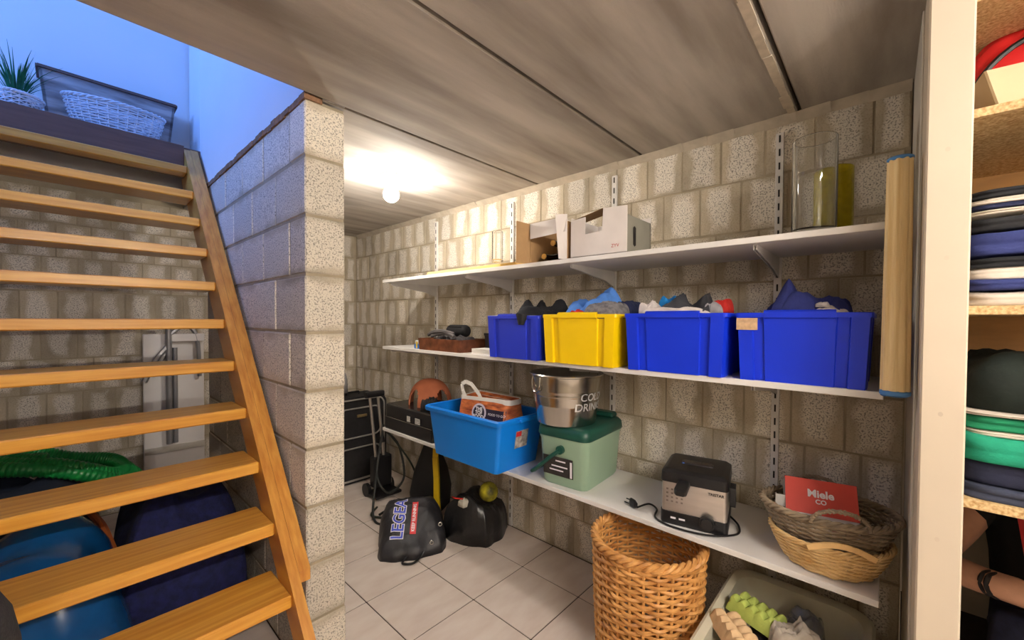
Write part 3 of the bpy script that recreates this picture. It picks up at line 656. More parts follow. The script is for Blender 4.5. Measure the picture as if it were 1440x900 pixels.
# dome shell with arched openings cut into its wall
vv = []; rows = 22
for r_ in (0, 1):
    for i in range(rows + 1):
        a = PI / 2 * i / rows; q = (.155 - .008 * r_)
        for j in range(nn): t = 2 * PI * j / nn; vv.append((q * .85 * math.cos(a) ** .8 * math.cos(t) if i < rows else 0, q * math.cos(a) ** .8 * math.sin(t) if i < rows else 0, (.165 - .008 * r_) * math.sin(a) + .001))
def hole(i, j):
    t = (2 * PI * (j + .5) / nn) % (2 * PI); a = (i + .5) / rows
    for c0 in (PI * .98, PI * 1.48, PI * .48, PI * 1.98):
        dt = abs((t - c0 + PI) % (2 * PI) - PI)
        if dt < .36 and a < .46 * math.sqrt(max(0, 1 - (dt / .40) ** 2)): return True
    return False
ff = []
for i in range(rows):
    for j in range(nn):
        if hole(i, j): continue
        for r_ in (0, 1):
            b0 = r_ * (rows + 1) * nn; q = (b0 + i * nn + j, b0 + i * nn + (j + 1) % nn, b0 + (i + 1) * nn + (j + 1) % nn, b0 + (i + 1) * nn + j); ff.append(q if r_ == 0 else q[::-1])
        K = (rows + 1) * nn
        for (i2, j2, e) in ((i - 1, j, (i * nn + j, i * nn + (j + 1) % nn)), (i + 1, j, ((i + 1) * nn + (j + 1) % nn, (i + 1) * nn + j)), (i, j - 1, ((i + 1) * nn + j, i * nn + j)), (i, j + 1, (i * nn + (j + 1) % nn, (i + 1) * nn + (j + 1) % nn))):
            if i2 < 0 or (i2 < rows and hole(i2, j2 % nn)): ff.append((e[1], e[0], e[0] + K, e[1] + K))
d.v = vv; d.f = ff; d.build('dome_shell', TERR, dm, smooth=True)
crumple(61, .05, .055, .075, 20, fold=.5, freq=5).build('glove', BLACKCLOTH, None, smooth='all', label='black work glove lying in front of the terracotta dome', cat='glove', loc=(1.475, 2.02, .693))

LB = M('light_blue_polypropylene', (14, 128, 232), .32, var=.04, scale=4)
tbx = thing('blue_tub', 'large light blue storage tub overhanging the lower shelf front', 'tub', (1.478, 1.545, .531), rz=.0)
Bz = lambda hx, hy, r, z: at_z(rr(hx, hy, r, 4), z)
MB().loft([Bz(.150, .235, .02, 0), Bz(.166, .268, .022, .225), Bz(.182, .285, .026, .230), Bz(.184, .288, .026, .236), Bz(.184, .288, .026, .250), Bz(.178, .282, .024, .256), Bz(.164, .268, .02, .254), Bz(.146, .230, .018, .005)]).build('tub_body', LB, tbx, smooth=True)
for y in (-1, 1): MB().box(-.05, y * .290 - .008, .232, .05, y * .290 + .008, .249, .003).build('grip', LB, tbx)
sl = (.268 - .235) / .225
def side(x, z): return (x, -(.2355 + sl * z) - .0008, z)
plab = MB().add([side(-.045, .10), side(.045, .10), side(.045, .185), side(-.045, .185)], [(0, 1, 2, 3)]).build('product_label', M('printed_label', (212, 204, 196), .6, var=.3, scale=50, rgb2=(120, 112, 110)), tbx)
MB().add([(x, y - .0006, z) for x, y, z in (side(-.043, .158), side(-.005, .158), side(-.005, .182), side(-.043, .182))], [(0, 1, 2, 3)]).build('label_red', M('label_red', (204, 40, 44), .6), plab)
# shopping bag in the tub
sg = thing('shopping_bag', 'printed orange and dark shopping bag with white handles in the blue tub', 'bag', (1.50, 1.52, .537), rz=.10)
def bagring(hx, hy, z, k): return [(x * (1 + .05 * math.sin(5 * math.atan2(y, x) + k)), y * (1 + .03 * math.sin(7 * math.atan2(y, x) + 2 * k)), z + .006 * math.sin(4 * math.atan2(y, x) + k)) for x, y in rr(hx, hy, .03, 6)]
BAGO = M('bag_orange_print', (222, 128, 72), .45, var=.3, scale=13, rgb2=(120, 48, 34), stretch=(1, 1.5, 4))
bag = MB().loft([bagring(.085, .15, 0, 0), bagring(.10, .165, .06, 1), bagring(.095, .165, .16, 2), bagring(.08, .16, .25, 3), bagring(.07, .158, .305, 4), bagring(.068, .155, .305, 4), bagring(.078, .155, .24, 3), bagring(.085, .15, .12, 2)], True, True).build('bag_body', BAGO, sg, smooth=True)
MB().loft([bagring(.0715, .1595, .285, 4), bagring(.0725, .161, .30, 4), bagring(.0715, .1595, .311, 4), bagring(.067, .154, .311, 4)], False, False).build('white_hem', M('white_bag_film', (226, 222, 216), .4, var=.05), sg, smooth=True)
hp = [(-.06, .125, .295), (-.062, .145, .33), (-.06, .155, .365), (-.058, .13, .380), (-.057, .09, .372), (-.058, .035, .325), (-.06, .015, .295)]
hb = MB()
for a, b in zip(hp, hp[1:]): hb.quadbar(a, b, .004, .020)
hb.build('handle', _m['white_bag_film'], sg)
DKP = M('dark_print', (44, 36, 58), .45, var=.2)
D_ = (1, 0, 0)
dkp = stamp('dark_panel', sheet(.16, .13, 12), DKP, sg, (-.3, -.085, .195), (0, -1, 0), (0, 0, 1), bag, D_, .0010)
bdg = stamp('round_badge', disc(.047), M('badge_lilac', (206, 196, 214), .5, var=.05), sg, (-.3, .012, .235), (0, -1, 0), (0, 0, 1), bag, D_, .0018)
stamp('badge_core', disc(.037), DKP, bdg, (-.3, .012, .235), (0, -1, 0), (0, 0, 1), bag, D_, .0026)
WINK = M('white_ink', (236, 230, 236), .6, var=.02)
for k, tx in enumerate(('THE', 'TOF', 'FOOD')): stamp('lettering', text_geo(tx, .024, .0008), WINK, bdg, (-.3, .012, .254 - .019 * k), (0, -1, 0), (0, .1, 1), bag, D_, .0034, 1)
stamp('lettering', text_geo('Hofgoed', .042, .0008), WINK, dkp, (-.3, -.085, .182), (0, -1, -.05), (0, 0, 1), bag, D_, .0024, 1)
stamp('lettering', text_geo('FOOD TO GO', .016), WINK, dkp, (-.3, -.100, .235), (0, -1, 0), (0, 0, 1), bag, D_, .0024, 1)

cb_ = thing('cool_box', 'sage green cool box with dark green lid and swing handle', 'cool box', (1.588, 1.02, .531), rz=.06)
SAGE = M('sage_plastic', (150, 178, 152), .4, var=.03, scale=4); DGR = M('dark_green_plastic', (24, 74, 62), .38, var=.06)
MB().loft([Bz(.150, .105, .035, 0), Bz(.158, .112, .035, .012), Bz(.170, .122, .035, .195), Bz(.174, .125, .035, .205), Bz(.174, .125, .035, .222)]).build('box_body', SAGE, cb_, smooth=True)
MB().loft([Bz(.178, .129, .036, .214), Bz(.180, .131, .036, .222), Bz(.176, .128, .036, .250), Bz(.165, .118, .034, .262), Bz(.15, .105, .03, .264)]).build('lid', DGR, cb_, smooth=True)
MB().box(.11, -.10, .26, .165, .10, .286, .008).build('lid_ridge', DGR, cb_)
hb = MB()
for s in (-1, 1): hb.tube([(s * .172, 0, .165), (s * .188, 0, .165)], .018, 14)
hb.tube([(-.186, .0, .165), (-.190, .04, .132), (-.190, .125, .055), (-.186, .142, .045), (-.15, .147, .045), (.15, .147, .045), (.186, .142, .045), (.190, .125, .055), (.190, .04, .132), (.186, 0, .165)], .0085, 8)
hb.build('handle', DGR, cb_, smooth=True)
clab = MB().add([(-.163 - .0012 - .0000, .095, .045), (-.163 - .0012, -.055, .045), (-.1685, -.055, .128), (-.1685, .095, .128)], [(0, 1, 2, 3)]).build('label', M('black_label', (52, 48, 46), .5, var=.2, scale=60), cb_)
for k, (a, b, zz) in enumerate(((.03, -.02, .108), (.05, -.03, .085), (.06, -.01, .068))): MB().add([(-.1695, a, zz), (-.1695, b, zz), (-.1698, b, zz + .006), (-.1698, a, zz + .006)], [(0, 1, 2, 3)]).build('label_print', WINK, clab)
MB().add([(-.1685, -.042, .05), (-.1685, -.052, .05), (-.1700, -.052, .118), (-.1700, -.042, .118)], [(0, 1, 2, 3)]).build('label_print', WINK, clab)
bk = thing('metal_bucket', 'galvanised steel bucket lettered cold drinks standing on the cool box', 'bucket', (1.515, 1.055, .797), rz=0)
GALV = M('galvanised_steel', (200, 196, 188), .22, metal=1.0, var=.08, scale=7, stretch=(3, 3, .6))
bpz = [(.128, 0), (.131, .004), (.146, .13), (.149, .135), (.150, .142), (.149, .148), (.152, .155), (.153, .162), (.152, .168), (.162, .225), (.166, .228), (.167, .233), (.164, .237), (.160, .233), (.146, .12), (.128, .006)]
bpz = [(r_, z_ * .92) for r_, z_ in bpz]
body = MB().lathe(bpz, 56).build('bucket_body', GALV, bk, smooth=True)
va = math.atan2(-1.055, -1.515)      # bearing towards the aisle
def onb(a, z, r): return (r * math.cos(a), r * math.sin(a), z)
for k, a in enumerate((va - .95, va - .95 + PI)):
    pts = [onb(a + .19 * math.cos(t), .185 + .045 * math.sin(t), .163) for t in [PI + PI * i / 12 for i in range(13)]]
    MB().tube([onb(a - .19, .205, .160)] + pts + [onb(a + .19, .205, .160)], .0035, 6).build('ring_handle', GALV, bk, smooth=True)
ra = va + .85; rt = Vector((-math.sin(ra), math.cos(ra), 0)); dr_ = (-math.cos(ra), -math.sin(ra), 0); ex = Vector((math.cos(ra), math.sin(ra), 0)) * .3
INK_ = M('embossed_steel', (236, 236, 236), .3, metal=.6, var=.02)
for tx, zz in (('COLD', .125), ('DRINKS', .082)): stamp('lettering', text_geo(tx, .046, .0006), INK_, bk, tuple(ex + Vector((0, 0, zz))), tuple(rt), (0, 0, 1), body, dr_, .0012, 2)

# deep fryer
fy = thing('deep_fryer', 'stainless deep fryer with black lid and cord on the lower shelf', 'fryer', (1.552, .498, .531), rz=.20)
STEEL = M('brushed_steel', (205, 198, 192), .32, metal=.85, var=.06, scale=6, stretch=(1, 1, 9))
MB().loft([Bz(.108, .105, .012, .0), Bz(.110, .107, .014, .006), Bz(.110, .107, .014, .045)]).build('base', DARK, fy, smooth=True)
MB().loft([Bz(.106, .104, .012, .042), Bz(.106, .104, .012, .150)]).build('steel_shell', STEEL, fy, smooth=True)
MB().loft([Bz(.108, .106, .014, .148), Bz(.110, .108, .016, .152), Bz(.108, .106, .016, .182), Bz(.096, .094, .014, .192), Bz(.09, .09, .012, .193)]).build('lid', DARK, fy, smooth=True)
MB().loft([at_z(rr(.022, .055, .012, 3), .1925), at_z(rr(.020, .053, .012, 3), .197), at_z(rr(.016, .048, .010, 3), .198)]).build('lid_window', M('smoked_glass', (46, 42, 44), .12, var=.1), fy)
MB().loft([[(x, .030 + y, .150 + z) for y, z in rr(.020, .013, .008, 3)] for x in (-.104, -.185)] + [[(-.197, .030 + y * .7, .148 + z * .6) for y, z in rr(.020, .013, .008, 3)]]).build('basket_handle', DARK, fy, smooth=True)
MB().tube([(-.112, -.045, .036), (-.125, -.045, .036)], .024, 20).tube([(-.125, -.045, .036), (-.131, -.045, .036)], [.020, .018], 20).build('thermostat_knob', DARK, fy, smooth=True)
MB().loft([[(x, -.105 - .002 - d, z) for x, z in rr(.028, .035, .008, 3, 0, .105)] for d in (0, .018)]).build('side_handle', DARK, fy)
dots = MB()
for i in range(4):
    for j in range(4): dots.add([(-.1068, .088 - .016 * i + a, .078 + .014 * j + b) for a, b in ((0, 0), (-.007, 0), (-.007, .006), (0, .006))], [(0, 1, 2, 3)])
dots.build('food_icons', M('icon_print', (140, 128, 122), .5), fy, kind='stuff')
stamp('lettering', text_geo('TRISTAR', .013, .0004), DARK, fy, (-.1068, -.070, .132), (0, -1, 0), (0, 0, 1))
MB().box(-.1112, .025, .022, -.1098, .045, .028).box(-.1112, .055, .022, -.1098, .072, .028).build('indicator_print', WINK, fy)
def cable(pts, r, mat, name, parent=None, n=14, **kw):
    P = [Vector(p) for p in pts]; out = []
    for i in range(len(P) - 1):
        p0, p1, p2, p3 = P[max(0, i - 1)], P[i], P[i + 1], P[min(len(P) - 1, i + 2)]
        for k in range(n):
            t = k / n; out.append(.5 * ((2 * p1) + (p2 - p0) * t + (2 * p0 - 5 * p1 + 4 * p2 - p3) * t * t + (3 * p1 - p0 - 3 * p2 + p3) * t ** 3))
    out.append(P[-1]); return MB().tube(out, r, 7).build(name, mat, parent, smooth=True, **kw)
cable([(.02, -.107, .02), (-.02, -.135, .01), (-.08, -.13, .0055), (-.135, -.05, .0055), (-.138, .06, .0055), (-.10, .125, .0055), (-.03, .135, .0055), (.0, .17, .0055), (-.06, .20, .008)], .0035, DARK, 'cord', fy)
MB().loft([[(-.06 + x * s + a, .205 + a * 1.3, .016 + z * s) for x, z in rr(.014, .014, .010, 3)] for a, s in ((-.004, .6), (.004, 1), (.018, 1), (.022, .8))]).tube([(-.05, .235, .012), (-.045, .252, .012)], .0024, 6).tube([(-.035, .232, .020), (-.03, .249, .020)], .0024, 6).build('plug', DARK, fy)

# wicker -------------------------------------------------------------
def wicker(t, rings_, rows, stakes, r, mat, rim_r, rim_mat=None, wave=1.0, smat=None):
    """woven wall through the outlines in rings_ (list of (hx, hy, z)), real strands; parts of thing t"""
    def prof(f):
        f = max(0, min(1, f)) * (len(rings_) - 1); i = min(int(f), len(rings_) - 2); u = f - i
        a, b = rings_[i], rings_[i + 1]; return [a[k] * (1 - u) + b[k] * u for k in range(3)]
    mb = MB(); ns = stakes * 4
    for k in range(rows):
        hx, hy, z = prof((k + .5) / rows)
        pts = []
        for j in range(ns):
            a = 2 * PI * j / ns; w = wave * r * 1.1 * math.sin(a * stakes / 1 * .5 + PI * k) if stakes % 2 == 0 else 0
            pts.append(((hx + w) * math.cos(a), (hy + w) * math.sin(a), z + r * .12 * math.sin(a * stakes * .5 + 1 + k)))
        mb.tube(pts, r, 5, closed=True)
    mb.build('weave', mat, t, smooth=True, kind='stuff')
    sm = MB()
    for j in range(stakes):
        a = 2 * PI * (j + .5) / stakes
        sm.tube([(prof(f)[0] * math.cos(a), prof(f)[1] * math.sin(a), prof(f)[2]) for f in (0, .25, .5, .75, 1)], r * .8, 5)
    sm.build('stakes', smat or mat, t, kind='stuff')
    hx, hy, z = prof(1.0); rm = MB(); m = 150
    for ph in (0, 2 * PI / 3, 4 * PI / 3):
        rm.tube([((hx + rim_r * .75 * math.cos(14 * a + ph)) * math.cos(a), (hy + rim_r * .75 * math.cos(14 * a + ph)) * math.sin(a), z + rim_r * .75 * math.sin(14 * a + ph)) for a in [2 * PI * j / m for j in range(m)]], rim_r * .62, 6, closed=True)
    rm.build('rim', rim_mat or mat, t, smooth=True)
    hx, hy, z = prof(0); MB().loft([[(hx * .98 * math.cos(2 * PI * j / 40), hy * .98 * math.sin(2 * PI * j / 40), z + d) for j in range(40)] for d in (0, .006)]).build('basket_base', mat, t)
HONEY = M('honey_wicker', (220, 164, 96), .5, var=.12, scale=20, rgb2=(172, 114, 56)); GREYW = M('grey_wicker', (160, 142, 118), .6, var=.15, scale=20, rgb2=(112, 96, 78)); PALEW = M('pale_wicker', (234, 202, 146), .5, var=.1, scale=20, rgb2=(200, 156, 96))
hm = thing('wicker_hamper', 'tall round honey wicker laundry hamper under the lower shelf', 'hamper', (1.395, .615, 0))
wicker(hm, [(.165, .165, .004), (.178, .178, .25), (.185, .185, .47)], 32, 26, .0060, HONEY, .0125)
b1 = thing('wicker_basket', 'pale wicker basket with flat wooden handles under the grey one', 'basket', (1.525, .115, .531), rz=.30)
wicker(b1, [(.095, .105, .004), (.115, .130, .05), (.122, .145, .088)], 15, 26, .0036, PALEW, .006)
for s in (-1, 1):
    pts = [(s * .128, y, .092 + .020 * math.cos(y / .075 * PI / 2)) for y in [-.075 + .15 * i / 14 for i in range(15)]]
    hb = MB()
    for a, b in zip(pts, pts[1:]): hb.quadbar(a, b, .006, .015)
    hb.build('wooden_handle', M('pale_wood_handle', (232, 190, 128), .5, var=.06), b1)
b2 = thing('wicker_basket', 'grey oval wicker basket stacked in the pale basket', 'basket', (1.535, .120, .585), rz=.30)
wicker(b2, [(.095, .11, .004), (.118, .145, .06), (.128, .165, .108)], 15, 28, .0036, GREYW, .008)
for s in (-1, 1):
    pr_ = [(s * (.132 + .006 * math.sin(t)), .065 * math.cos(t), .108 + .042 * math.sin(t)) for t in [PI * i / 24 for i in range(25)]]
    hb = MB()
    for ph in (0, PI): hb.tube([(x + .004 * math.cos(9 * i * .25 + ph), y, z + .004 * math.sin(9 * i * .25 + ph)) for i, (x, y, z) in enumerate(pr_)], .0042, 6)
    hb.build('loop_handle', GREYW, b2, smooth=True)
mbx = thing('vacuum_bag_box', 'red and white cardboard box with white lettering tucked in the grey basket', 'box', (1.505, .130, .620), rz=.24)
mbx.rotation_euler = (0, math.radians(28), .24)
MB().box(-.03, -.088, .0, .03, .088, .145, .001).build('carton', M('white_box_card', (216, 210, 206), .6, var=.03), mbx)
RD = M('red_box_print', (214, 72, 60), .55, var=.05)
rpr = MB().box(-.0308, -.0883, .045, -.0300, .0883, .1455).box(-.0308, -.0883, .1450, .030, .0883, .1458).build('red_print', RD, mbx)
stamp('lettering', text_geo('Miele', .030, .0010), WINK, rpr, (-.0318, 0, .104), (0, -1, 0), (0, 0, 1))
stamp('lettering', text_geo('CO', .018, .0006), WINK, rpr, (-.0318, 0, .082), (0, -1, 0), (0, 0, 1))
MB().box(-.0308, -.080, .005, -.0300, -.02, .035).build('small_print', M('box_small_print', (150, 60, 60), .6, var=.3, scale=90), mbx)
lf = thing('leaflet', 'white leaflet with barcode tucked beside the red box', 'leaflet', (1.50, .215, .60), rz=.24)
MB().box(-.001, -.03, 0, .001, .03, .11).build('paper', _m['white_paper'], lf); lfp = lf.children[0]; MB().box(-.0016, -.02, .03, -.0010, .022, .075).build('barcode', M('barcode_print', (150, 146, 142), .7, var=.35, scale=300, stretch=(1, 1, .01)), lfp)
crumple(71, .07, .09, .03, 20, base=0).build('plastic_wrap', M('clear_film', (220, 214, 210), .15, var=.1, trans=.6), None, smooth='all', label='crinkled clear film between the two wicker baskets', cat='film', loc=(1.525, .10, .5375), rz=.3)

# ------------------------------------------------------------------ beige tub of recycling on the floor
BEI = M('beige_plastic', (214, 208, 186), .4, var=.04)
ft = thing('beige_tub', 'beige plastic tub of egg cartons standing under the lower shelf', 'tub', (1.42, .205, 0))
MB().loft([Bz(.23, .145, .05, 0), Bz(.275, .18, .07, .30), Bz(.298, .198, .08, .306), Bz(.300, .200, .08, .318), Bz(.290, .192, .075, .322), Bz(.265, .172, .066, .314), Bz(.222, .138, .05, .006)]).build('tub_body', BEI, ft, smooth=True)
def egg_carton(label, mat, loc, rz, tilt, strip=None):
    t = thing('egg_carton', label, 'egg carton', loc, rz, 'egg cartons in the beige tub'); t.rotation_euler = (tilt, 0, rz)
    mb = MB(); nx, ny = 36, 24; k0 = 0; LX, LY = .145, .095
    top = []
    for j in range(ny + 1):
        for i in range(nx + 1):
            x = LX * (i / nx - .5); y = LY * (j / ny - .5); e = min(1, min(i, nx - i, j, ny - j) / 2)
            top.append((x, y, .010 + e * (.024 + .018 * abs(math.sin(PI * 5 * i / nx)) * abs(math.sin(PI * 2 * j / ny)) ** .7)))
    k = nx + 1; mb.v = top + [(x, y, 0) for x, y, z in top]
    for j in range(ny):
        for i in range(nx): a = j * k + i; mb.f.append((a, a + 1, a + k + 1, a + k)); b = len(top) + a; mb.f.append((b, b + k, b + k + 1, b + 1))
    ring = list(range(k)) + [j * k + nx for j in range(1, ny + 1)] + [ny * k + i for i in range(nx - 1, -1, -1)] + [j * k for j in range(ny - 1, 0, -1)]
    for a, b in zip(ring, ring[1:] + ring[:1]): mb.f.append((a, len(top) + a, len(top) + b, b))
    mb.build('pulp_tray', mat, t, smooth=True)
    if strip: MB().box(-.074, -.05, .004, -.0728, .05, .03).build('printed_band', strip, t)
PULP = M('beige_pulp', (216, 182, 140), .9, var=.06, scale=60, bump=.3); GPULP = M('green_pulp', (190, 206, 104), .9, var=.06, scale=60, bump=.3); GYP = M('grey_pulp', (176, 164, 150), .9, var=.06, scale=60, bump=.3)
crumple(80, .195, .122, .275, 30, base=.008, power=.25, fold=.15).build('rubbish_bag', M('black_film', (26, 25, 30), .22, var=.2), None, smooth='all', label='black rubbish film filling the beige tub', cat='bag', loc=(1.42, .205, 0))
egg_carton('beige pulp egg carton lying on the rubbish in the tub', PULP, (1.335, .315, .295), .75, .22)
egg_carton('green pulp egg carton with printed band behind the beige one', GPULP, (1.465, .285, .30), 1.2, .15, M('green_band', (80, 160, 50), .6, var=.3, scale=60, rgb2=(30, 90, 160)))
crumple(82, .05, .07, .085, 22, fold=.4, freq=5, folds=4).build('moulded_pulp', GYP, None, smooth='all', label='grey moulded pulp tray standing in the beige tub', cat='packaging', loc=(1.42, .175, .285), rz=.4)
crumple(83, .06, .05, .06, 20, fold=.4).build('clear_wrapper', M('clear_film_2', (190, 188, 190), .12, var=.2, trans=.7), None, smooth='all', label='clear crinkled wrapper at the back of the tub', cat='wrapper', loc=(1.56, .17, .27))

# ------------------------------------------------------------------ bags and clutter on the aisle floor
NYL = M('black_nylon', (42, 41, 46), .5, var=.2, scale=10, bump=.8, bscale=22)
gb = thing('gym_bag', 'black drawstring gym bag with big blue lettering lying on the tiles', 'bag', (1.30, 1.95, 0), rz=-.57)
gbc = crumple(91, .19, .20, .24, 60, fold=.12, folds=5, freq=2.6, power=.5, fine=1.3)
gbc.v = [(x, y, z * max(.3, .72 + 1.6 * y)) for x, y, z in gbc.v]
gbm = gbc.build('sack', NYL, gb, smooth='all')
DV = (0, .55, -.83)
def gpt(px, py): return (px - .31, py - .05, .5)
BLUT = M('bag_letter_blue', (66, 84, 200), .5, var=.03); REDT = M('red_band', (214, 58, 62), .5, var=.03)
c0 = Vector((-.065, -.045, .17)); rgt = Vector((.10, .86, .42)).normalized(); upv = Vector((-1, .08, .05)).normalized()
stamp('lettering', text_geo('LEGEA', .088, .005), WINK, gb, c0, rgt, upv, gbm, DV, .002, 2)
stamp('lettering', text_geo('LEGEA', .088, .0012), BLUT, gb, c0, rgt, upv, gbm, DV, .0034, 2)
c1 = c0 - upv * .078
rdb = stamp('red_band', sheet(.20, .032, 14), REDT, gb, c1, rgt, upv, gbm, DV, .002)
stamp('lettering', text_geo('KEEP RUNNING', .024, .0006), WINK, rdb, c1, rgt, upv, gbm, DV, .0034, 1)
for p in ((.10, -.165, .06), (.15, -.10, .12)): MB().tube([(p[0] + .009 * math.cos(a), p[1] + .004, p[2] + .009 * math.sin(a)) for a in [2 * PI * i / 16 for i in range(16)]], .0028, 6, closed=True).build('eyelet', GALV, gb, smooth=True)
cable([(-.02, -.185, .02), (-.05, -.225, .008), (.0, -.24, .008), (.04, -.20, .012), (.06, -.18, .03)], .006, DARK, 'drawcord', gb)
tg = thing('rubbish_sack', 'black rubbish sack with a ball inside beside the gym bag', 'bag', (1.61, 1.755, 0), rz=.3)
crumple(93, .155, .17, .235, 60, fold=.22, folds=6, freq=3).build('sack', M('black_sack_film', (32, 31, 33), .32, var=.2, bump=.8, bscale=26), tg, smooth='all')
cloth2 = MB()
bl_ = thing('ball', 'yellow and black ball resting on the rubbish sack', 'ball', (1.64, 1.68, .195))
MB().lathe([(.055 * math.sin(PI * i / 14) + .0005, .055 - .055 * math.cos(PI * i / 14)) for i in range(15)], 24).build('ball_shell', M('yellow_black_print', (214, 204, 44), .5, var=.3, scale=16, rgb2=(34, 34, 30)), bl_, smooth=True)
crumple(95, .03, .03, .04, 14).build('cotton_cloth', M('white_cotton', (210, 204, 190), .85), None, smooth='all', label='small white cotton cloth on the rubbish sack', cat='cloth', loc=(1.50, 1.735, .20))
cable([(1.47, 1.80, .238), (1.46, 1.76, .245), (1.49, 1.73, .24)], .004, REDC, 'cord', None, label='short red cord lying on the rubbish sack', cat='cord')
sc_ = thing('suitcase', 'black fabric suitcase with silver piping against the far wall', 'suitcase', (1.50, 3.06, 0))
MB().loft([[(x, d - .12, .33 + z) for x, z in rr(.22, .325, .06, 6)] for d in (0, .012, .20, .22)]).build('shell', BLACKCLOTH, sc_, smooth=True)
SILV = M('silver_piping', (176, 172, 166), .4, metal=.5, var=.05)
MB().tube([(x, -.124, .33 + z) for x, z in rr(.20, .305, .06, 6)], .006, 6, closed=True).build('piping', SILV, sc_, smooth=True)
MB().tube([(x, -.126, .15 + z) for x, z in rr(.165, .12, .05, 6)], .006, 6, closed=True).build('pocket_piping', SILV, sc_, smooth=True)
MB().tube([(x, -.126, .46 + z) for x, z in rr(.165, .11, .05, 6)], .006, 6, closed=True).build('pocket_piping', SILV, sc_, smooth=True)
MB().box(-.03, -.135, .50, .05, -.125, .52, .003).build('badge', M('brass_badge', (150, 130, 90), .4, metal=.6), sc_)
for s in (-1, 1): MB().tube([(s * .15 - .02, 0, .028), (s * .15 + .02, 0, .028)], .028, 14).build('wheel', DARK, sc_)
MB().tube([(-.05, 0, .655), (-.05, 0, .675), (.05, 0, .675), (.05, 0, .655)], .008, 6).build('carry_handle', DARK, sc_)
crumple(97, .07, .09, .17, 22, fold=.4, power=.35).build('plastic_bag', M('grey_film', (176, 172, 172), .25, var=.15, trans=.35), None, smooth='all', label='grey translucent plastic bag standing on the suitcase', cat='bag', loc=(1.38, 3.08, .684))
tr = thing('luggage_trolley', 'folded luggage trolley with two steel tubes and black grip', 'trolley', (1.50, 2.62, 0))
ALU = M('satin_aluminium', (190, 184, 176), .35, metal=.8, var=.04)
for dx in (-.03, .03): MB().tube([(dx - .09, -.05, .72), (dx - .02, .0, .30), (dx, .02, .10)], .010, 10).build('tube', ALU, tr, smooth=True)
MB().loft([[(x - .09, y - .055, .735 + z) for y, z in rr(.022, .02, .012, 4)] for x in (-.065, -.05, .05, .065)]).build('grip', DARK, tr, smooth=True)
MB().box(-.07, -.02, .06, .07, .05, .28, .01).build('trolley_body', DARK, tr)
MB().box(-.10, -.10, .015, .10, .06, .035, .006).build('foot_plate', DARK, tr)
for s in (-1, 1): MB().tube([(s * .09 - .012, .05, .045), (s * .09 + .012, .05, .045)], .045, 18).build('wheel', DARK, tr)
vc = thing('pressure_cleaner', 'black and yellow pressure cleaner under the far shelf end', 'cleaner', (1.63, 2.22, 0), rz=.5)
MB().loft([at_z(rr(.11, .10, .03, 4), .0), at_z(rr(.12, .11, .04, 4), .12), at_z(rr(.10, .09, .04, 4), .25), at_z(rr(.06, .06, .03, 4), .36), at_z(rr(.04, .04, .02, 4), .42)]).build('housing', DARK, vc, smooth=True)
ys = MB(); yp = [(-.03, -.05, .44), (-.085, -.07, .36), (-.11, -.09, .24), (-.13, -.10, .12), (-.13, -.11, .02)]
for a, b in zip(yp, yp[1:]): ys.quadbar(a, b, .035, .018)
ys.build('yellow_strip', M('yellow_plastic', (222, 184, 30), .4, var=.06), vc)
cable([(-.03, -.05, .44), (.0, -.02, .47), (.05, .0, .42)], .012, _m['yellow_plastic'], 'carry_handle', vc)
CAB = M('black_rubber', (38, 40, 38), .5, var=.1)
cable([(1.50, 2.60, .50), (1.42, 2.50, .40), (1.36, 2.44, .22), (1.42, 2.40, .10), (1.55, 2.42, .16), (1.56, 2.50, .36), (1.50, 2.56, .46)], .0075, CAB, 'cable', None, label='thick black cable looped from the trolley grip', cat='cable', group='cables by the trolley')
cable([(1.47, 2.58, .42), (1.34, 2.42, .20), (1.26, 2.30, .02), (1.30, 2.18, .009), (1.42, 2.14, .009), (1.50, 2.24, .009), (1.44, 2.36, .009), (1.32, 2.34, .009)], .0075, CAB, 'cable', None, label='black cable trailing in loops on the tiles', cat='cable', group='cables by the trolley')
cable([(1.52, 2.57, .45), (1.60, 2.40, .24), (1.60, 2.30, .06), (1.48, 2.22, .010), (1.36, 2.24, .010), (1.28, 2.36, .010), (1.36, 2.44, .012)], .0065, M('dark_green_rubber', (44, 52, 42), .5), 'cable', None, label='dark green cable curling behind the gym bag', cat='cable', group='cables by the trolley')
pg = thing('cable_plug', 'black two pin plug hanging off the trolley', 'plug', (1.46, 2.545, .40))
MB().loft([[(x, y, z) for x, y in rr(.014 * s, .014 * s, .006, 3)] for z, s in ((.05, .4), (.03, .8), (.0, 1))]).build('plug_body', DARK, pg, smooth=True)
MB().tube([(-.007, 0, 0), (-.007, 0, -.018)], .0024, 6).tube([(.007, 0, 0), (.007, 0, -.018)], .0024, 6).build('pin', ALU, pg)

# ------------------------------------------------------------------ under the stairs
ftb = thing('folding_table', 'white folding table with grey tube legs leaning on the wall under the stairs', 'table', (.48, 3.46, 0))
TT = M('white_table_top', (222, 216, 212), .5, var=.02)
MB().box(-.158, .03, .0, .158, .055, 1.14, .004).build('table_top', TT, ftb)
MB().box(-.155, .022, .36, .155, .031, .40).build('rail', M('pale_rail', (206, 198, 186), .6), ftb)
MB().box(-.02, -.012, 1.09, .155, .012, 1.14, .003).build('hinge_bar', TT, ftb)
LEG = M('grey_tube', (150, 148, 150), .35, metal=.5, var=.05)
MB().tube([(-.035, -.005, 1.20), (-.035, -.005, .42)], .017, 12).build('leg', LEG, ftb, smooth=True)
MB().tube([(-.002, .005, 1.05), (-.002, .005, .42)], .014, 12).build('leg', LEG, ftb, smooth=True)
cable([(-.035, -.005, 1.13), (.03, .0, 1.185), (.09, .0, 1.17), (.118, .0, 1.08), (.128, .0, .85)], .013, LEG, 'leg', ftb)
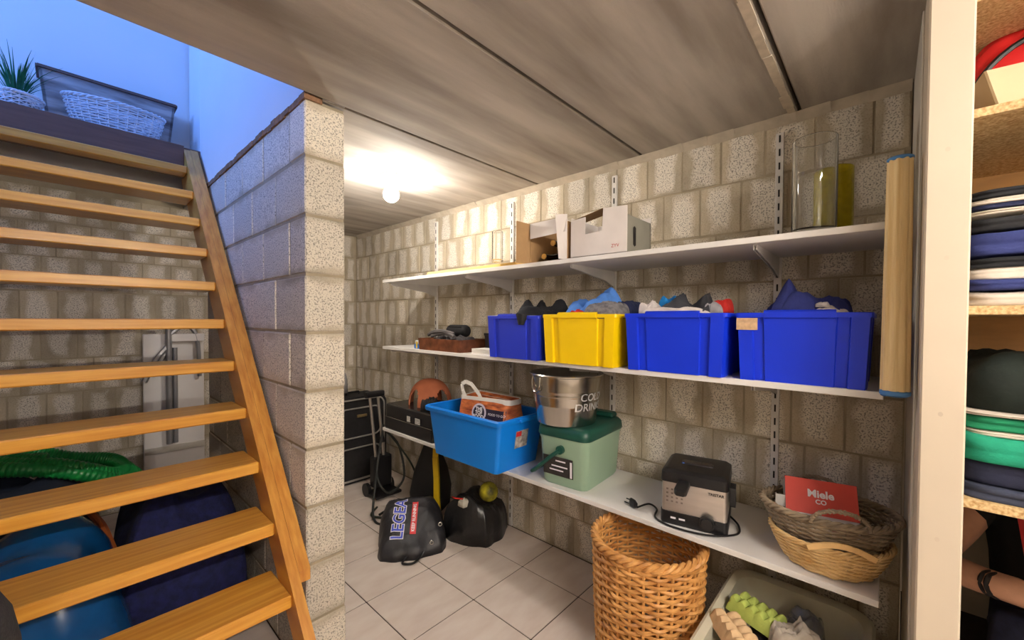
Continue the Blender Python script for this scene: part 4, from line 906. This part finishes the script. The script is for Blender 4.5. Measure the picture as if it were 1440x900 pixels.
cable([(-.04, .0, 1.06), (-.10, .0, .97), (-.155, .0, .84)], .016, LEG, 'leg', ftb)
cable([(-.03, .01, 1.04), (-.07, .01, .97), (-.10, .01, .88)], .013, LEG, 'brace', ftb)
MB().lathe([(.018, 1.195), (.020, 1.20), (.020, 1.215), (.014, 1.22)], 12, (-.035, -.005, 0)).build('end_cap', DARK, ftb)
TARP = M('blue_tarpaulin', (18, 94, 160), .25, var=.15, scale=4, rgb2=(10, 60, 112))
crumple(101, .29, .36, .56, 40, fold=.12, folds=4, freq=2, power=.4).build('tarpaulin_bag', TARP, None, smooth='all', label='big blue tarpaulin bag lying under the stairs', cat='bag', loc=(-.14, 1.95, 0))
crumple(102, .215, .35, .56, 50, fold=.14, folds=4, freq=2.4, power=.4).build('navy_blanket', M('navy_fleece', (24, 30, 82), .9, var=.25, scale=40, bump=.5, bscale=120), None, smooth='all', label='dark navy fleece blanket heaped under the stairs', cat='blanket', loc=(.305, 2.20, 0))
HOSE = M('green_hose', (28, 138, 66), .35, var=.08)
hp = []
for i in range(900):
    a = i / 900 * 2 * PI * 2.7; tt = i / 900; rx = .25 - .09 * tt; hx_ = -.04 + rx * math.cos(a) + .03 * tt
    hp.append((hx_, 2.60 + (.15 - .04 * tt) * math.sin(a), .60 - .42 * (hx_ + .04) + .05 * tt + .015 * math.sin(3 * a)))
MB().tube(hp, [.029 + .0022 * math.sin(i * PI / 2 + .6) for i in range(900)], 10).build('ribbed_hose', HOSE, None, smooth=True, label='coiled green ribbed suction hose on the bags under the stairs', cat='hose')
crumple(103, .24, .21, .62, 30, fold=.2).build('dark_bundle', M('dark_bundle_cloth', (30, 40, 60), .8, var=.2), None, smooth='all', label='dark wrapped bundle under the green hose', cat='bundle', loc=(-.13, 2.66, 0))
cable([(.05, 2.24, .50), (.08, 2.14, .47), (.10, 2.04, .42), (.12, 1.95, .36)], .012, M('brown_strap', (150, 76, 30), .6, var=.15), 'strap', None, label='brown strap lying between the tarpaulin bag and the blanket', cat='strap')
lb_ = thing('laundry_sack', 'dark grey round fabric sack standing at the foot of the stairs', 'sack', (-.195, .93, 0))
MB().lathe([(.10, 0), (.135, .02), (.145, .30), (.145, .77), (.137, .82), (.118, .865), (.08, .90), (.03, .912)], 36).build('sack_body', M('dark_grey_felt', (44, 41, 42), .95, var=.2, scale=60, bump=.5, bscale=180), lb_, smooth=True)
MB().tube([(.118 * math.cos(a), .118 * math.sin(a), .868) for a in [2 * PI * i / 30 for i in range(30)]], .006, 6, closed=True).build('top_seam', BLACKCLOTH, lb_, smooth=True)

# ------------------------------------------------------------------ on the landing
lp = thing('potted_grass', 'spiky green plant in a white woven pot on the landing', 'plant', (-.155, 3.11, 2.235))
WW = M('white_wicker', (226, 228, 236), .6, var=.04)
wicker(lp, [(.06, .06, .002), (.085, .085, .075)], 8, 20, .0042, WW, .006)
gm = MB(); R = random.Random(9)
for k in range(85):
    a = R.uniform(0, 2 * PI); le = R.uniform(.13, .26); sp = R.uniform(.12, 1.0); w = .005
    prev = None; fc = []
    for i in range(6):
        t = i / 5; rad = .02 + sp * le * .75 * t ** 1.4; z = .05 + le * (t * (1.15 - .45 * sp * t)); ww = w * (1 - t) + .0004
        c = Vector((rad * math.cos(a), rad * math.sin(a), z)); s_ = Vector((-math.sin(a), math.cos(a), 0)) * ww
        gm.v += [tuple(c - s_), tuple(c + s_)]
        if i: q = len(gm.v); gm.f.append((q - 4, q - 3, q - 1, q - 2))
gm.build('blades', M('spiky_leaf', (30, 118, 78), .45, var=.2, scale=20), lp, kind='stuff')
MB().lathe([(.05, .0), (.07, .05), (.001, .056)], 20).build('soil', M('soil', (40, 32, 28), .95), lp)
wc_ = thing('wooden_crate', 'flared rustic wooden crate with patchy white paint on the landing', 'crate', (.185, 3.315, 2.235))
RUST = M('patchy_painted_wood', (190, 178, 172), .7, var=.2, scale=5.5, rgb2=(70, 46, 42), stretch=(.7, 1, 4)); RAW = M('brown_plank', (112, 82, 72), .6, var=.12, stretch=(1, 10, 10))
fo = lambda s, z: [(x * s[0], y * s[1], z) for x, y in ((-1, -1), (1, -1), (1, 1), (-1, 1))]
for (p0, p1, q0, q1) in (((-.245, -.05), (.245, -.05), (-.275, -.078), (.275, -.078)), ((.245, .05), (-.245, .05), (.275, .078), (-.275, .078)), ((-.245, .05), (-.245, -.05), (-.275, .078), (-.275, -.078)), ((.245, -.05), (.245, .05), (.275, -.078), (.275, .078))):
    c = Vector((0, 0, 0)); n_ = Vector((-(p0[0] + p1[0]) / 2, -(p0[1] + p1[1]) / 2, 0)).normalized() * .012
    v = [Vector((*p0, 0)), Vector((*p1, 0)), Vector((*q1, .31)), Vector((*q0, .31))]
    MB().add([tuple(p) for p in v] + [tuple(p + n_) for p in v], [(0, 1, 2, 3), (7, 6, 5, 4), (0, 4, 5, 1), (1, 5, 6, 2), (2, 6, 7, 3), (3, 7, 4, 0)]).build('crate_side', RUST, wc_)
MB().box(-.245, -.05, 0, .245, .05, .012).build('crate_base', RAW, wc_)
ed = MB()
E_ = [(-.278, -.081, .31), (.278, -.081, .31), (.278, .081, .31), (-.278, .081, .31)]
for a, b in zip(E_, E_[1:] + E_[:1]): ed.quadbar(a, b, .014, .014)
ed.build('crate_edge', RAW, wc_)
wk = thing('white_basket', 'white painted wicker basket in front of the wooden crate', 'basket', (.195, 3.145, 2.235))
wicker(wk, [(.155, .055, .002), (.185, .07, .09), (.20, .08, .165)], 13, 30, .0040, WW, .008)

# ------------------------------------------------------------------ person crouched in the niche behind the closet
def person():
    J = [(2.30, -.46, .16), (2.31, -.46, .34), (2.29, -.46, .56), (2.27, -.46, .68), (2.26, -.46, .76), (2.25, -.46, .84), (2.24, -.46, .94),   # 0-6 pelvis..head
         (2.26, -.29, .64), (2.06, -.125, .41), (1.905, -.268, .446), (1.885, -.312, .444),                                                          # 7-10 right arm
         (2.28, -.62, .65), (2.22, -.74, .46), (2.02, -.66, .42), (1.95, -.60, .42),                                                                 # 11-14 left arm
         (2.24, -.37, .14), (1.93, -.32, .33), (2.05, -.30, .06), (1.93, -.29, .035),                                                                # 15-18 right leg
         (2.24, -.55, .14), (1.93, -.62, .33), (2.05, -.64, .06), (1.93, -.66, .035)]                                                                # 19-22 left leg
    E2 = [(0, 1), (1, 2), (2, 3), (3, 4), (4, 5), (5, 6), (2, 7), (7, 8), (8, 9), (9, 10), (2, 11), (11, 12), (12, 13), (13, 14), (0, 15), (15, 16), (16, 17), (17, 18), (0, 19), (19, 20), (20, 21), (21, 22)]
    RD_ = [.14, .145, .15, .09, .055, .09, .075, .066, .056, .040, .040, .066, .056, .040, .040, .095, .072, .048, .042, .095, .072, .048, .042]
    # fingers, each its own chain rooted in the palm
    for base, sgn in ((10, -1), (14, 1)):
        p = Vector(J[base])
        for k in range(5):
            o1 = Vector((-.022, sgn * .030, .020 - .012 * k)) if k < 4 else Vector((-.005, sgn * .012, .040))
            a = len(J); L_ = (.028, .032, .030, .024, .022)[k]
            J.append(tuple(p + o1)); J.append(tuple(p + o1 + Vector((-.010, sgn * L_, -.006)))); J.append(tuple(p + o1 + Vector((.006, sgn * (L_ + .016), -.022))))
            E2.extend([(base, a), (a, a + 1), (a + 1, a + 2)]); RD_.extend([.010, .009, .0075])
    me = bpy.data.meshes.new('person'); me.from_pydata(J, E2, []); o = bpy.data.objects.new('person', me); COL.objects.link(o)
    md = o.modifiers.new('skin', 'SKIN'); md.use_smooth_shade = True
    for i, sv in enumerate(me.skin_vertices[0].data): sv.radius = (RD_[i], RD_[i]); sv.use_root = (i == 0)
    ss = o.modifiers.new('smooth', 'SUBSURF'); ss.levels = ss.render_levels = 1
    dg = bpy.context.evaluated_depsgraph_get(); fin = bpy.data.meshes.new_from_object(o.evaluated_get(dg)); bpy.data.objects.remove(o)
    SKIN = M('skin', (206, 156, 128), .5, var=.06, scale=30); SHIRT = M('black_shirt', (24, 22, 24), .85, var=.2); JEANS = M('navy_jeans', (26, 30, 56), .85, var=.2, scale=60)
    fin.materials.clear()
    for m_ in (SKIN, SHIRT, JEANS, M('dark_shoe', (30, 28, 30), .6)): fin.materials.append(m_)
    for p in fin.polygons:
        c = p.center
        best = min(range(len(E2)), key=lambda e: dist_seg(c, Vector(J[E2[e][0]]), Vector(J[E2[e][1]])) / max(RD_[E2[e][0]], RD_[E2[e][1]]))
        k = 0
        if best in (0, 1, 2, 6, 10): k = 1
        if best in (7, 11): k = 1 if dist(c, J[E2[best][0]]) < .13 else 0
        if best in (14, 15, 16, 18, 19, 20): k = 2
        if best in (17, 21): k = 3
        p.material_index = k
    po = obj('person', fin, None, None, 'all', label='person in black top and navy jeans crouched behind the closet post', cat='person')
    hr = MB().lathe([(.001, 1.045), (.06, 1.03), (.088, .99), (.094, .94), (.088, .89)], 20, (2.262, -.46, 0), False, False); hr.build('hair', M('dark_hair', (46, 34, 26), .6, var=.2), po, smooth='all')
    a, b = Vector(J[8]), Vector(J[9]); d = (b - a).normalized(); c = b - d * .012
    e1 = d.cross(Vector((0, 0, 1))).normalized(); e2 = d.cross(e1)
    wb_ = MB()
    for w in (-.008, .008): wb_.tube([tuple(c + d * w + (e1 * math.cos(t) + e2 * math.sin(t)) * .0335) for t in [2 * PI * i / 24 for i in range(24)]], .0065, 6, closed=True)
    wb_.build('bracelet', DARK, po, smooth=True)
    MB().quadbar((2.13, -.335, .66), (2.125, -.375, .36), .016, .004).build('red_stripe', RED, po)
    fc = MB()
    for s in (-1, 1): fc.lathe([(.001, 0), (.010, .002), (.001, .006)], 10, (2.158, -.46 + s * .035, .935))
    fc.build('eyes', DARK, po)
    MB().loft([[(2.165 - d_, -.46 + y, .905 + z) for y, z in rr(.011 * s_, .02 * s_, .006 * s_, 2)] for d_, s_ in ((-.01, 1.3), (.012, .8), (.018, .4))]).build('nose', SKIN, po, smooth=True)
def dist(a, b): return (Vector(a) - Vector(b)).length
def dist_seg(p, a, b):
    ab = b - a; t = max(0, min(1, (p - a).dot(ab) / max(1e-9, ab.length_squared))); return (p - (a + ab * t)).length
person()
